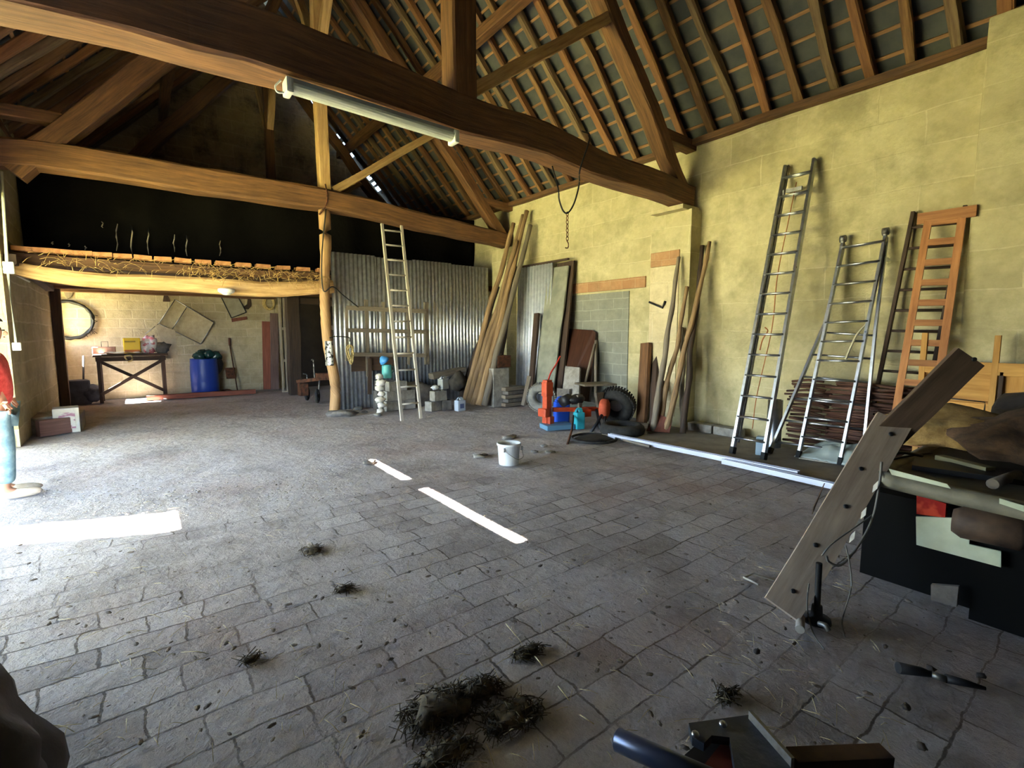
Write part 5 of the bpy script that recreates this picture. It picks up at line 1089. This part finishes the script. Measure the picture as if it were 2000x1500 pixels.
# ============================================================ PERSON at the left edge
def skin(name,root,verts,edges,mat,sub=2,label=None):
    me=D.meshes.new(name); L=V(root['_w']); me.from_pydata([V(v[:3])-L for v in verts],[],[]) if False else me.from_pydata([tuple(V(v[:3])-L) for v in verts],edges,[])
    o=D.objects.new(name,me); COL.objects.link(o); me.materials.append(mat); o.parent=root; o['_w']=list(L)
    md=o.modifiers.new('skin','SKIN'); md.use_smooth_shade=True
    for i,v in enumerate(verts):
        sv=me.skin_vertices[0].data[i]; sv.radius=(v[3],v[4] if len(v)>4 else v[3]); sv.use_root=(i==0)
    ms=o.modifiers.new('sub','SUBSURF'); ms.levels=sub; ms.render_levels=sub
    if label: o['label']=label
    return o
Xp,Yp=-1.12,6.72
t=thing('person',V((Xp,Yp,0)),'person in red sweater and light jeans standing in the doorway at the left edge','person')
SK=plain('skin','#c48f72',.55); RED=rough_mat('red_knit','#b5352f','#d6524a',25,.9,bs=.3); JE=rough_mat('light_jeans','#5f8494','#83a6b2',14,.85,bs=.2)
def pv(x,y,z,a,b=None): return (Xp+x,Yp+y,z,a,b or a)
# body: pelvis root, faces +X
body=[pv(0,0,.93,.13,.15),pv(0,0,1.12,.12,.14),pv(0,0,1.33,.13,.17),pv(0,0,1.45,.06,.06),pv(.02,0,1.52,.055),pv(.03,0,1.60,.085,.075),pv(.02,0,1.69,.075,.07),
 pv(0,.18,1.36,.055),pv(-.02,.24,1.10,.042),pv(.07,.2,.98,.035),pv(0,-.18,1.36,.055),pv(-.02,-.24,1.10,.042),pv(.07,-.2,.98,.035),
 pv(0,.09,.85,.09),pv(.02,.1,.48,.062),pv(-.02,.1,.09,.045),pv(0,-.09,.85,.09),pv(.04,-.1,.48,.062),pv(.02,-.1,.09,.045),pv(.1,.1,.04,.035),pv(.14,-.1,.04,.035),pv(.21,.1,.035,.03),pv(.25,-.1,.035,.03)]
be=[(0,1),(1,2),(2,3),(3,4),(4,5),(5,6),(2,7),(7,8),(8,9),(2,10),(10,11),(11,12),(0,13),(13,14),(14,15),(0,16),(16,17),(17,18),(15,19),(18,20),(19,21),(20,22)]
skin('body',t,body,be,SK)
sw=[pv(0,0,.86,.15,.17),pv(0,0,1.12,.15,.17),pv(0,0,1.34,.145,.19),pv(0,0,1.44,.08,.08),pv(0,.2,1.35,.075),pv(-.02,.26,1.10,.065),pv(.06,.21,1.0,.052),pv(0,-.2,1.35,.075),pv(-.02,-.27,1.10,.07),pv(.06,-.22,1.0,.055)]
skin('sweater',t,sw,[(0,1),(1,2),(2,3),(2,4),(4,5),(5,6),(2,7),(7,8),(8,9)],RED)
je=[pv(0,0,.92,.145,.165),pv(0,.09,.82,.10),pv(.02,.1,.48,.085),pv(0,.1,.14,.07),pv(0,-.09,.82,.11),pv(.04,-.1,.48,.09),pv(.03,-.1,.14,.075)]
skin('jeans',t,je,[(0,1),(1,2),(2,3),(0,4),(4,5),(5,6)],JE)
for s in (1,-1):
    ox=.02 if s<0 else 0
    bm=NB(); blob(bm,V((Xp+.10+ox,Yp+.1*s,.045)),(.16,.05,.05),3,.05,1,3,None,-.8); part(t,'shoe',bm,rough_mat('pale_shoe','#b6a692','#d3c6b4',12))
    ha=[(Xp+.08,Yp+.2*s,.96,.028,.018),(Xp+.10,Yp+.19*s,.91,.032,.016),(Xp+.11,Yp+.185*s,.885,.03,.014)]
    hv=list(ha); he=[(0,1),(1,2)]
    for f in range(4):
        b0=len(hv); y=Yp+.185*s+(-.027+.018*f); L=(.03,.036,.034,.026)[f]
        hv+= [(Xp+.118,y,.87,.009),(Xp+.122,y,.87-L*.6,.008),(Xp+.118,y,.865-L,.007)]; he+=[(2,b0),(b0,b0+1),(b0+1,b0+2)]
    b0=len(hv); hv+=[(Xp+.12,Yp+(.155)*s,.90,.011),(Xp+.135,Yp+.14*s,.875,.009)]; he+=[(0,b0),(b0,b0+1)]
    skin('hand',t,hv,he,SK,1)
bm=NB(); blob(bm,V((Xp+.01,Yp,1.68)),(.105,.09,.10),3,.1,3,3); bmesh.ops.delete(bm,geom=[v for v in bm.verts if v.co.x>Xp+.06 and v.co.z<1.68],context='VERTS'); part(t,'hair',bm,rough_mat('brown_hair','#3a2a1e','#54402e',30))
for s in (1,-1):
    bm=NB(); blob(bm,V((Xp+.108,Yp+.03*s,1.625)),(.008,.012,.008),1,0,1,2); part(t,'eye',bm,plain('eye','#2b2522',.2))
bm=NB(); blob(bm,V((Xp+.12,Yp,1.595)),(.018,.012,.022),1,0,1,2); part(t,'nose',bm,SK)
bm=NB(); blob(bm,V((Xp+.108,Yp,1.56)),(.008,.022,.006),1,0,1,2); part(t,'mouth',bm,plain('lips','#9c5b50',.5))
cleanup()
